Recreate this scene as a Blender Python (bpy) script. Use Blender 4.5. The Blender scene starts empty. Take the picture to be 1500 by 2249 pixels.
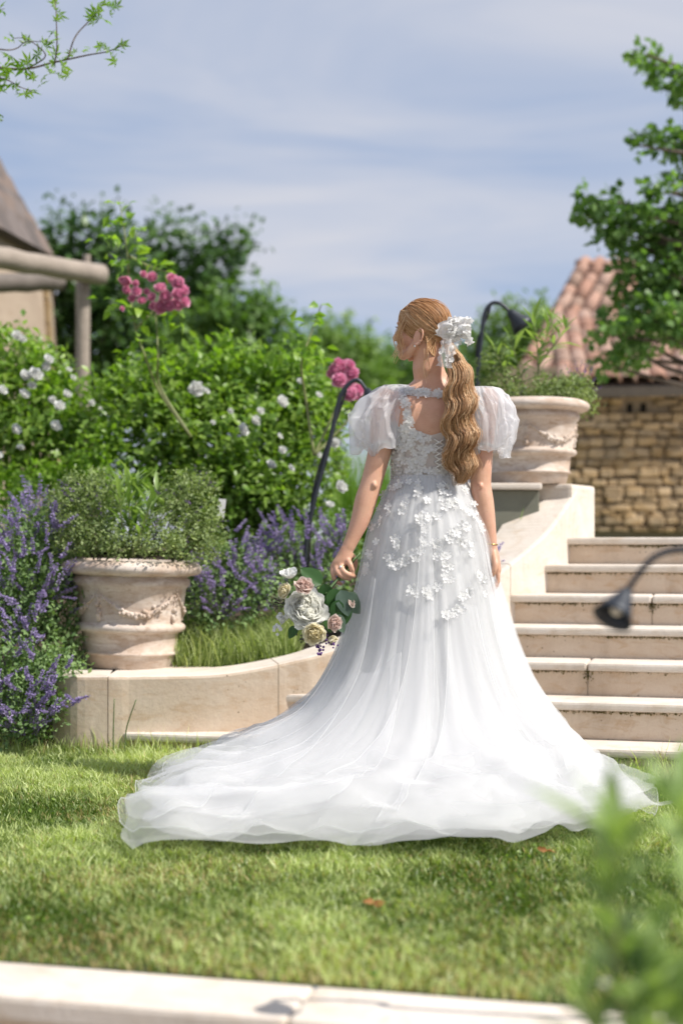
import bpy, bmesh, math, random
import numpy as np
from mathutils import Vector, Matrix, Euler, noise as mnoise

# ------------------------------------------------------------------ camera, sky, sun, exposure
SC = bpy.context.scene
COL = SC.collection
CAM_H, FPX, HOR = 0.90, 3150.0, 1190.0        # eye height above the lawn, focal length and horizon in photo pixels
cam_d = bpy.data.cameras.new('camera'); cam = bpy.data.objects.new('camera', cam_d); COL.objects.link(cam)
cam.location = (0, 0, CAM_H); cam.rotation_euler = (math.radians(90), 0, 0)
cam_d.sensor_fit = 'HORIZONTAL'; cam_d.sensor_width = 24.0; cam_d.lens = 24.0 * FPX / 1500.0
cam_d.shift_y = (HOR - 1124.5) / 1500.0
cam_d.clip_start = 0.05; cam_d.clip_end = 2000
cam_d.dof.use_dof = True; cam_d.dof.focus_distance = 5.0; cam_d.dof.aperture_fstop = 1.6
SC.camera = cam

SUN_EL, SUN_AZ = math.radians(50), math.radians(-21)     # azimuth from +X towards +Y
sund = bpy.data.lights.new('sun', 'SUN'); sund.energy = 3.7; sund.angle = math.radians(0.53); sund.color = (1.0, 0.955, 0.89)
sun = bpy.data.objects.new('sun', sund); COL.objects.link(sun)
SDIR = Vector((math.cos(SUN_EL) * math.cos(SUN_AZ), math.cos(SUN_EL) * math.sin(SUN_AZ), math.sin(SUN_EL)))
sun.rotation_euler = SDIR.to_track_quat('Z', 'Y').to_euler(); sun.location = (8, -2, 12)

W = bpy.data.worlds.new('World'); SC.world = W; W.use_nodes = True
nt = W.node_tree; nt.nodes.clear()
def wn(t, **k):
    n = nt.nodes.new(t)
    for a, b in k.items(): setattr(n, a, b)
    return n
sky = wn('ShaderNodeTexSky'); sky.sky_type = 'NISHITA'; sky.sun_disc = False
sky.sun_elevation = SUN_EL; sky.sun_rotation = math.pi / 2 - SUN_AZ; sky.altitude = 200; sky.air_density = 1.0; sky.dust_density = 0.6; sky.ozone_density = 2.2
tc = wn('ShaderNodeTexCoord')
sep = wn('ShaderNodeSeparateXYZ'); nt.links.new(tc.outputs['Generated'], sep.inputs[0])
# thin high cloud on a plane far above: direction divided by its height
mz = wn('ShaderNodeMath', operation='ADD'); mz.inputs[1].default_value = 0.16; nt.links.new(sep.outputs['Z'], mz.inputs[0])
dv = wn('ShaderNodeVectorMath', operation='DIVIDE'); nt.links.new(tc.outputs['Generated'], dv.inputs[0])
cmb = wn('ShaderNodeCombineXYZ')
for i in range(3): nt.links.new(mz.outputs[0], cmb.inputs[i])
nt.links.new(cmb.outputs[0], dv.inputs[1])
mp = wn('ShaderNodeMapping'); mp.inputs['Rotation'].default_value = (0, 0, math.radians(-28)); mp.inputs['Scale'].default_value = (1.0, 1.9, 0.0); mp.inputs['Location'].default_value = (7.7, 0.9, 0)
nt.links.new(dv.outputs[0], mp.inputs[0])
n1 = wn('ShaderNodeTexNoise'); n1.inputs['Scale'].default_value = 0.95; n1.inputs['Detail'].default_value = 5; n1.inputs['Roughness'].default_value = 0.52; n1.inputs['Distortion'].default_value = 0.9
nt.links.new(mp.outputs[0], n1.inputs['Vector'])
cr = wn('ShaderNodeValToRGB'); cr.color_ramp.elements[0].position = 0.39; cr.color_ramp.elements[1].position = 0.68
cr.color_ramp.elements[0].color = (0.04, 0.04, 0.04, 1); cr.color_ramp.elements[1].color = (0.95, 0.95, 0.95, 1)
nt.links.new(n1.outputs['Fac'], cr.inputs[0])
tint = wn('ShaderNodeMix', data_type='RGBA', blend_type='MULTIPLY'); tint.inputs['Factor'].default_value = 1.0
tint.inputs['B'].default_value = (1.12, 0.97, 0.96, 1); nt.links.new(sky.outputs[0], tint.inputs['A'])
hz = wn('ShaderNodeMix', data_type='RGBA'); hz.inputs['Factor'].default_value = 0.85; hz.inputs['B'].default_value = (1.44, 1.78, 2.44, 1); nt.links.new(tint.outputs['Result'], hz.inputs['A'])
mixc = wn('ShaderNodeMix', data_type='RGBA'); mixc.inputs['B'].default_value = (2.70, 2.76, 3.05, 1)
nt.links.new(cr.outputs['Color'], mixc.inputs['Factor']); nt.links.new(hz.outputs['Result'], mixc.inputs['A'])
bg = wn('ShaderNodeBackground'); bg.inputs['Strength'].default_value = 0.15
nt.links.new(mixc.outputs['Result'], bg.inputs['Color'])
wo = wn('ShaderNodeOutputWorld'); nt.links.new(bg.outputs[0], wo.inputs[0])

SC.view_settings.view_transform = 'Standard'; SC.view_settings.look = 'None'
SC.view_settings.exposure = 0.72; SC.view_settings.gamma = 1.0
SC.cycles.use_denoising = True
SC.cycles.max_bounces = 8; SC.cycles.diffuse_bounces = 4; SC.cycles.transparent_max_bounces = 24; SC.cycles.transmission_bounces = 6
SC.cycles.sample_clamp_indirect = 6.0
SC.cycles.caustics_reflective = False; SC.cycles.caustics_refractive = False

# ------------------------------------------------------------------ helpers
RNG = np.random.default_rng(7)
def P(x, y, Y):
    """a point seen at photo pixel x, y that stands Y metres in front of the camera"""
    return np.array(((x - 750.0) / FPX * Y, Y, CAM_H + (HOR - y) / FPX * Y))
WL = {}
def thing(name, label, cat, loc=(0, 0, 0), group=None):
    o = bpy.data.objects.new(name, None); COL.objects.link(o); o.empty_display_size = 0.1
    o.location = [float(v) for v in loc]; o['label'] = label; o['category'] = cat
    if group: o['group'] = group
    WL[o] = np.array(loc, float); return o
def tag(o, label=None, cat=None, group=None, kind=None):
    if label: o['label'] = label
    if cat: o['category'] = cat
    if group: o['group'] = group
    if kind: o['kind'] = kind
    return o
def mesh(name, V, F, smooth=True, rnd=None):
    V = np.asarray(V, dtype=np.float64); me = bpy.data.meshes.new(name)
    if isinstance(F, np.ndarray):
        nv, nf, k = len(V), len(F), F.shape[1]
        me.vertices.add(nv); me.vertices.foreach_set('co', V.astype(np.float32).ravel())
        me.loops.add(nf * k); me.loops.foreach_set('vertex_index', F.astype(np.int32).ravel())
        me.polygons.add(nf); me.polygons.foreach_set('loop_start', np.arange(0, nf * k, k, dtype=np.int32))
        me.update(calc_edges=True)
    else:
        me.from_pydata(V.tolist(), [], F); me.update()
    if smooth is True: me.polygons.foreach_set('use_smooth', np.ones(len(me.polygons), dtype=bool))
    if rnd is not None:
        at = me.attributes.new('rnd', 'FLOAT', 'POINT'); at.data.foreach_set('value', np.asarray(rnd, np.float32))
    return me
def part(name, V, F, mat, parent=None, smooth=True, rnd=None, kind=None):
    """links V, F (world coordinates) as one mesh object, under its thing when parent is given"""
    V = np.asarray(V, float); b = WL[parent] if parent is not None else np.zeros(3)
    me = mesh(name, V - b, F, smooth, rnd); o = bpy.data.objects.new(name, me); COL.objects.link(o)
    if mat: me.materials.append(mat)
    if parent is not None: o.parent = parent
    if kind: o['kind'] = kind
    WL[o] = b.copy(); return o
def inst(name, me, parent, M):
    """one more object that shares mesh me, at world matrix M"""
    o = bpy.data.objects.new(name, me); COL.objects.link(o)
    if parent is not None:
        o.parent = parent; M = Matrix.Translation(-Vector(WL[parent])) @ M
    o.matrix_basis = M; return o
def struct(o): o['kind'] = 'structure'; return o
def box(c, s, bev=0.0):
    bm = bmesh.new(); bmesh.ops.create_cube(bm, size=1.0)
    for v in bm.verts: v.co = Vector((v.co.x * s[0], v.co.y * s[1], v.co.z * s[2]))
    if bev: bmesh.ops.bevel(bm, geom=bm.edges[:], offset=bev, segments=2, affect='EDGES', profile=0.6)
    V = np.array([v.co[:] for v in bm.verts]) + np.array(c); F = [[v.index for v in f.verts] for f in bm.faces]; bm.free()
    return V, F
def rotz(V, a, c=(0, 0, 0)):
    V = np.asarray(V, float) - c; ca, sa = math.cos(a), math.sin(a)
    return np.stack([V[:, 0] * ca - V[:, 1] * sa, V[:, 0] * sa + V[:, 1] * ca, V[:, 2]], 1) + c
class MB:
    def __init__(s): s.V = []; s.F = []; s.R = []; s.n = 0
    def add(s, V, F, r=0.5):
        V = np.asarray(V, float); s.V.append(V); s.F += [[i + s.n for i in f] for f in (F.tolist() if isinstance(F, np.ndarray) else F)]
        s.R.append(np.full(len(V), r) if np.isscalar(r) else np.asarray(r)); s.n += len(V); return s
    def out(s, name, mat, parent=None, smooth=True, kind=None):
        return part(name, np.concatenate(s.V), s.F, mat, parent, smooth, np.concatenate(s.R), kind)
def unit(v): v = np.asarray(v, float); return v / np.maximum(np.linalg.norm(v, axis=-1, keepdims=True), 1e-9)
def catmull(pts, n):
    """n points along a smooth curve through pts (any dimension)"""
    p = np.asarray(pts, float); p = np.vstack([2 * p[0] - p[1], p, 2 * p[-1] - p[-2]]); m = len(p) - 3
    t = np.linspace(0, m - 1e-9, n); i = t.astype(int); f = (t - i)[:, None]
    a, b, c, d = p[i], p[i + 1], p[i + 2], p[i + 3]
    return 0.5 * ((2 * b) + (c - a) * f + (2 * a - 5 * b + 4 * c - d) * f ** 2 + (3 * b - a - 3 * c + d) * f ** 3)
def frames(C):
    T = unit(np.gradient(C, axis=0)); n = np.cross(T[0], (0.3, 0.9, 0.2)); n = unit(n); N = [n]
    for t in T[1:]:
        n = N[-1] - t * np.dot(N[-1], t); N.append(unit(n))
    N = np.array(N); return T, N, np.cross(T, N)
def tube(C, R, k=8, cap=True, sq=1.0):
    C = np.asarray(C, float); m = len(C); R = np.broadcast_to(np.asarray(R, float), (m,)); T, N, B = frames(C)
    a = np.linspace(0, 2 * np.pi, k, endpoint=False)
    V = C[:, None] + R[:, None, None] * (np.cos(a)[None, :, None] * N[:, None] + sq * np.sin(a)[None, :, None] * B[:, None])
    i, j = np.meshgrid(np.arange(m - 1), np.arange(k), indexing='ij'); j2 = (j + 1) % k
    F = np.stack([i * k + j, i * k + j2, (i + 1) * k + j2, (i + 1) * k + j], -1).reshape(-1, 4).tolist()
    if cap: F += [list(range(k))[::-1], list(range((m - 1) * k, m * k))]
    return V.reshape(-1, 3), F
def lathe(prof, k=48, c=(0, 0, 0)):
    prof = np.asarray(prof, float); m = len(prof); a = np.linspace(0, 2 * np.pi, k, endpoint=False)
    V = np.stack([prof[:, 0, None] * np.cos(a), prof[:, 0, None] * np.sin(a), np.repeat(prof[:, 1, None], k, 1)], -1).reshape(-1, 3) + np.array(c)
    i, j = np.meshgrid(np.arange(m - 1), np.arange(k), indexing='ij'); j2 = (j + 1) % k
    return V, np.stack([i * k + j, i * k + j2, (i + 1) * k + j2, (i + 1) * k + j], -1).reshape(-1, 4)
def ellipsoid(c, r, u=16, v=10, R=None):
    bm = bmesh.new(); bmesh.ops.create_uvsphere(bm, u_segments=u, v_segments=v, radius=1.0)
    V = np.array([w.co[:] for w in bm.verts]) * np.array(r); F = [[w.index for w in f.verts] for f in bm.faces]; bm.free()
    if R is not None: V = V @ np.array(R).T
    return V + np.array(c), F
def rand_dirs(n, rng=RNG): return unit(rng.normal(size=(n, 3)))
def leaf_cloud(pts, axis, size, aspect=0.5, fold=0.25, simple=False, rng=RNG, droop=0.0, nrm=None):
    """many small leaves: pts (n,3) leaf bases, axis (n,3) growing directions, size scalar or (n,)"""
    n = len(pts); a = unit(axis); size = np.broadcast_to(np.asarray(size, float), (n,))[:, None]
    ref = rand_dirs(n, rng) if nrm is None else nrm
    s = unit(np.cross(a, ref)); nn = np.cross(s, a); w = size * aspect * 0.5
    tip = pts + a * size - nn * size * droop
    mid = pts + a * size * 0.45
    if simple:
        V = np.stack([pts, mid + s * w, tip, mid - s * w], 1).reshape(-1, 3)
        b = np.arange(n)[:, None] * 4; return V, b + np.array([[0, 1, 2, 3]])
    L = mid + s * w + nn * w * fold; R = mid - s * w + nn * w * fold
    L2 = pts + a * size * 0.76 + s * w * 0.62 + nn * w * fold * 0.4 - nn * size * droop * .5; R2 = L2 - 2 * s * w * 0.62
    M = mid; M2 = pts + a * size * .76 - nn * size * droop * .5
    V = np.stack([pts, L, R, L2, R2, tip, M, M2], 1).reshape(-1, 3)
    q = np.array([[0, 6, 1, 1], [0, 2, 6, 6], [6, 7, 3, 1], [2, 4, 7, 6], [7, 5, 3, 3], [4, 5, 7, 7]])
    tri = np.array([[0, 6, 1], [0, 2, 6], [6, 7, 3], [6, 3, 1], [2, 4, 7], [2, 7, 6], [7, 5, 3], [4, 5, 7]])
    F = (np.arange(n)[:, None, None] * 8 + tri[None]).reshape(-1, 3); return V, F
def rep(r, k): return np.repeat(r, k)

# ------------------------------------------------------------------ materials
MATS = {}
def newmat(name):
    m = bpy.data.materials.new(name); m.use_nodes = True; n = m.node_tree; n.nodes.clear(); MATS[name] = m
    out = n.nodes.new('ShaderNodeOutputMaterial'); return m, n, out
def node(n, t, ins=None, **k):
    x = n.nodes.new(t)
    for a, b in k.items(): setattr(x, a, b)
    for a, b in (ins or {}).items():
        if isinstance(b, bpy.types.NodeSocket): n.links.new(b, x.inputs[a])
        else: x.inputs[a].default_value = b
    return x
def c4(c): return (c[0], c[1], c[2], 1)
def mixrgb(n, f, a, b, bt='MIX'):
    x = node(n, 'ShaderNodeMix', data_type='RGBA', blend_type=bt)
    for s, v in (('Factor', f), ('A', a), ('B', b)):
        if isinstance(v, bpy.types.NodeSocket): n.links.new(v, x.inputs[s])
        else: x.inputs[s].default_value = v if s == 'Factor' else c4(v)
    return x.outputs['Result']
def noise(n, scale, detail=3, rough=0.5, vec=None, dist=0.0):
    x = node(n, 'ShaderNodeTexNoise', {'Scale': scale, 'Detail': detail, 'Roughness': rough, 'Distortion': dist})
    if vec is not None: n.links.new(vec, x.inputs['Vector'])
    return x.outputs['Fac']
def ramp(n, f, p0, p1, c0=(0, 0, 0), c1=(1, 1, 1)):
    x = node(n, 'ShaderNodeValToRGB', {0: f}); e = x.color_ramp.elements
    e[0].position = p0; e[1].position = p1; e[0].color = c4(c0); e[1].color = c4(c1); return x.outputs['Color']
def objco(n): return node(n, 'ShaderNodeTexCoord').outputs['Object']
def geoco(n): return node(n, 'ShaderNodeNewGeometry').outputs['Position']
def leaf_mat(name, c1, c2, trans=0.3, rough=0.45, tc=None, spec=0.35):
    m, n, out = newmat(name)
    at = node(n, 'ShaderNodeAttribute', attribute_name='rnd')
    col = mixrgb(n, at.outputs['Fac'], c1, c2)
    pb = node(n, 'ShaderNodeBsdfPrincipled', {'Base Color': col, 'Roughness': rough, 'Specular IOR Level': spec})
    tcol = mixrgb(n, 1.0, col, tc or (1.5, 1.7, 0.55), 'MULTIPLY')
    tr = node(n, 'ShaderNodeBsdfTranslucent', {'Color': tcol})
    mx = node(n, 'ShaderNodeMixShader', {0: trans, 1: pb.outputs[0], 2: tr.outputs[0]})
    n.links.new(mx.outputs[0], out.inputs[0]); return m
def plain(name, c, rough=0.5, metal=0.0, spec=0.5, bump=0, bscale=60, var=0.0):
    m, n, out = newmat(name)
    pb = node(n, 'ShaderNodeBsdfPrincipled', {'Base Color': c4(c), 'Roughness': rough, 'Metallic': metal, 'Specular IOR Level': spec})
    if var:
        f = noise(n, 9, 4, 0.6, geoco(n)); n.links.new(mixrgb(n, f, tuple(v * (1 - var) for v in c), tuple(v * (1 + var) for v in c)), pb.inputs['Base Color'])
    if bump:
        b = node(n, 'ShaderNodeBump', {'Strength': bump, 'Distance': 0.01, 'Height': noise(n, bscale, 4, 0.6, geoco(n))}); n.links.new(b.outputs[0], pb.inputs['Normal'])
    n.links.new(pb.outputs[0], out.inputs[0]); return m
def stone_mat(name, c1, c2, c3, scale=3.0, moss=0.0, spots=True, zmoss=None, bump=0.35):
    """limestone: broad warm and pale clouds, fine grain, pits and dark specks"""
    m, n, out = newmat(name); co = geoco(n)
    mp = node(n, 'ShaderNodeMapping', {'Vector': co, 'Scale': (1, 1, 2.6)})
    a = noise(n, scale, 5, 0.55, mp.outputs[0], 0.8); b = noise(n, scale * 2.7, 4, 0.6, mp.outputs[0], 1.2)
    col = mixrgb(n, ramp(n, a, 0.36, 0.66), c1, c2); col = mixrgb(n, ramp(n, b, 0.52, 0.74), col, c3)
    fine = noise(n, 170, 2, 0.6, co); col = mixrgb(n, 0.14, col, node(n, 'ShaderNodeMix', {'Factor': fine}, data_type='FLOAT').outputs[0] if False else fine, 'OVERLAY')
    if spots:
        v = node(n, 'ShaderNodeTexVoronoi', {'Vector': co, 'Scale': 34.0, 'Randomness': 1.0})
        sp = ramp(n, v.outputs['Distance'], 0.07, 0.14, (1, 1, 1), (0, 0, 0)); g = ramp(n, noise(n, 5, 2, 0.5, co), 0.52, 0.62)
        col = mixrgb(n, mixrgb(n, 1.0, sp, g, 'MULTIPLY'), col, (0.10, 0.07, 0.045))
    st_ = ramp(n, noise(n, 1.7, 6, .7, node(n, 'ShaderNodeMapping', {'Vector': co, 'Scale': (2.2, 2.2, .7)}).outputs[0], .6), .50, .72); col = mixrgb(n, mixrgb(n, 1.0, st_, (.42,) * 3, 'MULTIPLY'), col, tuple(v * .55 for v in c3))
    if moss:
        g = ramp(n, noise(n, 26, 5, 0.75, co), 0.50, 0.66); col = mixrgb(n, mixrgb(n, 1.0, g, (moss,) * 3, 'MULTIPLY'), col, (0.075, 0.065, 0.018))
    pb = node(n, 'ShaderNodeBsdfPrincipled', {'Base Color': col, 'Roughness': 0.82, 'Specular IOR Level': 0.25})
    bb = node(n, 'ShaderNodeBump', {'Strength': bump, 'Distance': 0.006, 'Height': noise(n, 45, 6, 0.65, co)}); n.links.new(bb.outputs[0], pb.inputs['Normal'])
    n.links.new(pb.outputs[0], out.inputs[0]); return m
M_STONE = stone_mat('limestone', (0.585, 0.465, 0.35), (0.635, 0.53, 0.42), (0.52, 0.375, 0.25))
M_CAP = stone_mat('pale_limestone', (0.64, 0.565, 0.48), (0.69, 0.62, 0.545), (0.59, 0.49, 0.385), spots=False)
M_MOSS = stone_mat('moss_line', (0.42, 0.31, 0.19), (0.36, 0.26, 0.14), (0.12, 0.095, 0.035), scale=14, moss=1.0)
M_TERRA = stone_mat('pale_terracotta', (0.48, 0.37, 0.29), (0.64, 0.56, 0.49), (0.40, 0.29, 0.21), scale=6.5, spots=False, bump=0.25)
M_SOIL = plain('soil', (0.055, 0.038, 0.022), 0.95, bump=0.8, bscale=30, var=0.4)
M_TURF = plain('turf_soil', (0.075, 0.085, 0.028), 0.95, bump=0.6, bscale=40, var=0.4)
# ------------------------------------------------------------------ ground, stairs, walls
TH = math.radians(14.0); U = np.array((math.cos(TH), -math.sin(TH), 0.0)); VV = np.array((math.sin(TH), math.cos(TH), 0.0)); O0 = np.array((0.97, 5.56, 0.0))
def S(u, v, z): return O0 + U * u + VV * v + np.array((0, 0, z))
def sbox(u0, u1, v0, v1, z0, z1, bev=0.0):
    """a block in the stairs' own directions"""
    V, F = box(((u0 + u1) / 2, (v0 + v1) / 2, (z0 + z1) / 2), (u1 - u0, v1 - v0, z1 - z0), bev)
    return O0 + V[:, :1] * U + V[:, 1:2] * VV + V[:, 2:3] * np.array((0, 0, 1.0)), F
def sheet(name, xs, ys, zf, mat):
    X, Yg = np.meshgrid(xs, ys); Z = zf(X, Yg); nx, ny = len(xs), len(ys)
    V = np.stack([X, Yg, Z], -1).reshape(-1, 3); i, j = np.meshgrid(np.arange(ny - 1), np.arange(nx - 1), indexing='ij')
    F = np.stack([i * nx + j, i * nx + j + 1, (i + 1) * nx + j + 1, (i + 1) * nx + j], -1).reshape(-1, 4)
    return struct(part(name, V, F, mat))
# lawn terrace: between the low front wall and the stairs
lw = np.array([S(-9, -2.83, 0), S(5, -2.83, 0), S(5, 0.06, 0), S(-9, 0.06 + 1.6, 0)])
nu, nv = 60, 24
g = np.array([[lw[0] * (1 - a) * (1 - b) + lw[1] * a * (1 - b) + lw[2] * a * b + lw[3] * (1 - a) * b for a in np.linspace(0, 1, nu)] for b in np.linspace(0, 1, nv)]).reshape(-1, 3)
i, j = np.meshgrid(np.arange(nv - 1), np.arange(nu - 1), indexing='ij')
struct(part('lawn', g, np.stack([i * nu + j, i * nu + j + 1, (i + 1) * nu + j + 1, (i + 1) * nu + j], -1).reshape(-1, 4), M_TURF))
M_GRAVEL = plain('gravel', (0.36, 0.30, 0.23), 0.9, bump=0.8, bscale=90, var=0.3)
struct(part('lower_path', [S(-40, -30, -0.75), S(40, -30, -0.75), S(40, -2.9, -0.75), S(-40, -2.9, -0.75)], [[0, 1, 2, 3]], M_GRAVEL))
# planting bed rising behind the curved wall to the upper terrace, then open ground to the horizon
sheet('planting_bed', np.linspace(-6, 1.25, 60), np.linspace(5.6, 9.2, 40),
      lambda X, Y: np.clip(0.02 + (Y - 6.02 - 0.30 * np.clip(-X - 1.15, 0, 3)) * 0.62, -0.15, None).clip(None, 0.30) + np.clip((Y - 6.6) * 0.22, 0, 0.56) + np.clip((X - 0.1) * 0.16 * (Y > 6.7), 0, 0.1) - 0.6 * np.clip((X + 0.25) - (Y - 6.05) * 0.9 + 0.2, 0, 1), M_SOIL)
struct(part('terrace_ground', [(-300, 8.9, 0.84), (300, 8.9, 0.84), (300, 600, 0.84), (-300, 600, 0.84)], [[0, 1, 2, 3]], plain('far_grass', (0.085, 0.12, 0.04), 0.95, var=0.4)))

TR = 0.23; ZS = [.100, .252, .392, .526, .660, .792, .920]
st = thing('stone_staircase', 'wide pale limestone staircase of seven steps with rounded nosings and mossy joints', 'staircase', S(0.4, 0, 0))
ends = [-1.92, -1.30, -0.96, -0.64, -0.47, -0.35, -0.27]        # left ends, tucked into the curving wall
joints = [[-0.35, 1.3], [0.52], [-0.05, 1.2], [0.42, 1.6], [0.2], [0.6], [0.35]]
rj = np.random.default_rng(3)
for k in range(7):
    v0 = k * TR; cuts = [ends[k] - 0.02] + joints[k] + [2.6]
    for a, b in zip(cuts[:-1], cuts[1:]):
        dz = rj.uniform(-.0012, .0012)
        part('tread', *sbox(a + 0.002, b - 0.002, v0 - 0.022, v0 + TR + 0.03, ZS[k] - 0.034 + dz, ZS[k] + dz, 0.011), M_CAP, st, False)
        part('riser', *sbox(a + 0.003, b - 0.003, v0 + 0.004 + rj.uniform(0, .002), v0 + 0.2, ZS[k] - 0.15, ZS[k] - 0.036, 0.002), M_STONE, st, False)
    part('mortar', *sbox(ends[k], 2.59, v0 + 0.012, v0 + 0.19, ZS[k] - 0.16, ZS[k] - 0.012), plain('mortar_%d' % k, (0.55, 0.47, 0.36), 0.9, var=.15) if k == 0 else MATS['mortar_0'], st, False)
    # moss tufts growing in the drip line under the nosing
    n = 1500; uu = rj.uniform(ends[k], 1.9, n); keep = rj.random(n) < 0.25 + 0.75 * (np.sin(uu * 5 + k * 2) > -0.2); uu = uu[keep]; n = len(uu)
    zz = ZS[k] - 0.036 - np.abs(rj.normal(0, 0.0038, n)); pts = np.array([S(a, v0 + 0.0035, z) for a, z in zip(uu, zz)])
    for jx in joints[k]:
        m = 60; aa = np.array([S(jx + rj.normal(0, .009), v0 + .0035, ZS[k] - .036 - abs(rj.normal(0, .018))) for _ in range(m)]); pts = np.vstack([pts, aa])
    V, F = leaf_cloud(pts, np.tile(-VV * .5 + np.array((0, 0, -.4)), (len(pts), 1)) + rj.normal(0, .6, (len(pts), 3)), rj.uniform(.004, .011, len(pts)), 0.9, simple=True, rng=rj)
    if k == 0: M_TUFT = leaf_mat('moss_tuft', (0.10, 0.085, 0.03), (0.19, 0.16, 0.06), 0.1, 0.9)
    part('moss', V, F, M_TUFT, st, False, rep(rj.random(len(pts)), 4), 'stuff')
part('core', *sbox(-0.3, 2.58, 0.2, 2.6, -0.1, 0.06), M_STONE, st, False)
for k in range(1, 7): part('core', *sbox(ends[k] + .05, 2.58, k * TR + 0.19, k * TR + TR + 0.02, -0.1, ZS[k] - 0.04), M_STONE, st, False)
struct(part('upper_landing', *sbox(-0.33, 3.2, 6 * TR + .33, 6 * TR + 7.0, 0.6, ZS[6] - 0.005), M_CAP, None, False))

# the curving side wall
WP = np.array([(-.98, 6.012, .335), (-.92, 6.018, .335), (-.86, 6.025, .335), (-.5, 6.04, .345), (-.184, 6.084, .40), (.02, 6.14, .452), (.217, 6.215, .52), (.42, 6.29, .60), (.596, 6.385, .685), (.80, 6.565, .82), (.974, 6.755, .95), (1.103, 6.95, 1.09), (1.16, 7.04, 1.165)])
def wall_block(t0, t1, n=26, gap=.0011, grow=0.0):
    C = catmull(WP, 400); L = np.concatenate([[0], np.cumsum(np.linalg.norm(np.diff(C[:, :2], axis=0), axis=1))]); L /= L[-1]
    t = np.linspace(t0 + gap, t1 - gap, n); C = np.stack([np.interp(t, L, C[:, d]) for d in range(3)], 1)
    T = np.gradient(C[:, :2], axis=0); T = unit(T); N = np.stack([-T[:, 1], T[:, 0]], 1)      # to the planting side
    th = np.interp(C[:, 0], [-1.2, -.85, -.55, -.2, 1.3], [.68, .66, .36, .29, .29])
    return C, N, th
def sweep_block(t0, t1, n=26, inset=0.0):
    C, N, th = wall_block(t0, t1, n); b = 0.014
    V = []
    for (c, nn, w) in zip(C, N, th):
        zt = c[2] - inset; i0 = inset; w = w - inset
        prof = [(i0, -0.12), (i0, zt - b), (i0 + b * .3, zt - b * .3), (i0 + b, zt), (w - b, zt), (w, zt - b), (w, -0.12)]
        V += [(c[0] + nn[0] * o, c[1] + nn[1] * o, z) for o, z in prof]
    k = 7; F = []
    for a in range(n - 1): F += [[a * k + q, a * k + q + 1, (a + 1) * k + q + 1, (a + 1) * k + q][::-1] for q in range(k - 1)]
    F += [list(range(k)), list(range((n - 1) * k, n * k))[::-1]]
    return np.array(V), F
sw = thing('curved_garden_wall', 'low pale limestone wall curving up along the left side of the stairs', 'wall', (-.2, 6.2, 0))
tj = [0.0, 0.285, 0.505, 0.745, 1.0]
for a, b in zip(tj[:-1], tj[1:]):
    V, F = sweep_block(a, b); o = part('stone_block', V, F, M_CAP if a > .3 else M_STONE, sw, False)
    o.data.materials.clear(); o.data.materials.append(M_STONE); o.data.materials.append(M_CAP)
    for p in o.data.polygons: p.material_index = 1 if p.normal.z > .5 or a > .5 else 0
ang = np.linspace(-math.pi / 2, -math.pi, 9); pl = [(-.981, 6.680), (-.981, 6.012), (-1.05, 6.010)] + [(-1.075 + .165 * math.cos(t), 6.175 + .165 * math.sin(t)) for t in ang] + [(-1.24, 6.45), (-1.22, 6.68)]
n_ = len(pl); cpl = np.mean(pl, axis=0); V = [(x, y, -.12) for x, y in pl] + [(x, y, .321) for x, y in pl] + [(x + (cpl[0] - x) * .012, y + (cpl[1] - y) * .012, .331) for x, y in pl] + [(x + (cpl[0] - x) * .04, y + (cpl[1] - y) * .04, .335) for x, y in pl]
F = [[L * n_ + a, L * n_ + (a + 1) % n_, (L + 1) * n_ + (a + 1) % n_, (L + 1) * n_ + a][::-1] for L in range(3) for a in range(n_)] + [list(range(3 * n_, 4 * n_))[::-1]]
o = part('rounded_end_block', np.array(V), F, M_STONE, sw, False); o.data.materials.append(M_CAP); bme = bmesh.new(); bme.from_mesh(o.data); bmesh.ops.recalc_face_normals(bme, faces=bme.faces[:]); bme.to_mesh(o.data); bme.free()
for pp in o.data.polygons: pp.material_index = 1 if pp.normal.z > .5 else 0
V, F = sweep_block(.0, 1.0, 80, .0022); part('mortar', V, F, MATS['mortar_0'], sw, False)
nw = np.array((1.215 - .135, 7.04 + .17, 0))
V, F = box((0, 0, 0.55), (.29, .36, 1.266), .02); V = rotz(V, -TH - .25) + nw; part('end_block', V, F, M_CAP, sw, False)
# wall running left behind the big pot
rw = thing('terrace_wall', 'short retaining wall with pale cap under the right pot, shade painted on its face', 'wall', (.7, 7.16, .4))
V, F = box((.70, 7.17, .78), (.52, .42, .74), .006); part('wall_face', V, F, plain('painted_face_shade', (.17, .17, .13), .9, var=.3), rw, False)  # wall face coloured dark to stand for the shade on it
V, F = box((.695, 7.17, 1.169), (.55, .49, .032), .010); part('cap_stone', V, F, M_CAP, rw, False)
# low wall in front of the lawn
fw = thing('front_retaining_wall', 'low retaining wall with pale rounded coping stones along the front of the lawn', 'wall', S(-1.2, -2.9, -.4))
cu = [-4.2, -1.75, -0.35, 1.05, 2.2]
for a, b in zip(cu[:-1], cu[1:]):
    part('coping_stone', *sbox(a + .0012, b - .0012, -3.035, -2.812, -.054, 0.0, .012), M_CAP, fw, False)
for a, b in zip([-4.2, -3.3, -2.2, -1.35, -.3, .9], [-3.3, -2.2, -1.35, -.3, .9, 1.9]):
    part('face_stone', *sbox(a + .003, b - .003, -3.0, -2.88, -.40, -.0565, .004), M_STONE, fw, False)
part('core', *sbox(-4.2, 1.9, -2.985, -2.83, -.76, -.06), MATS['mortar_0'], fw, False)

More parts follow.
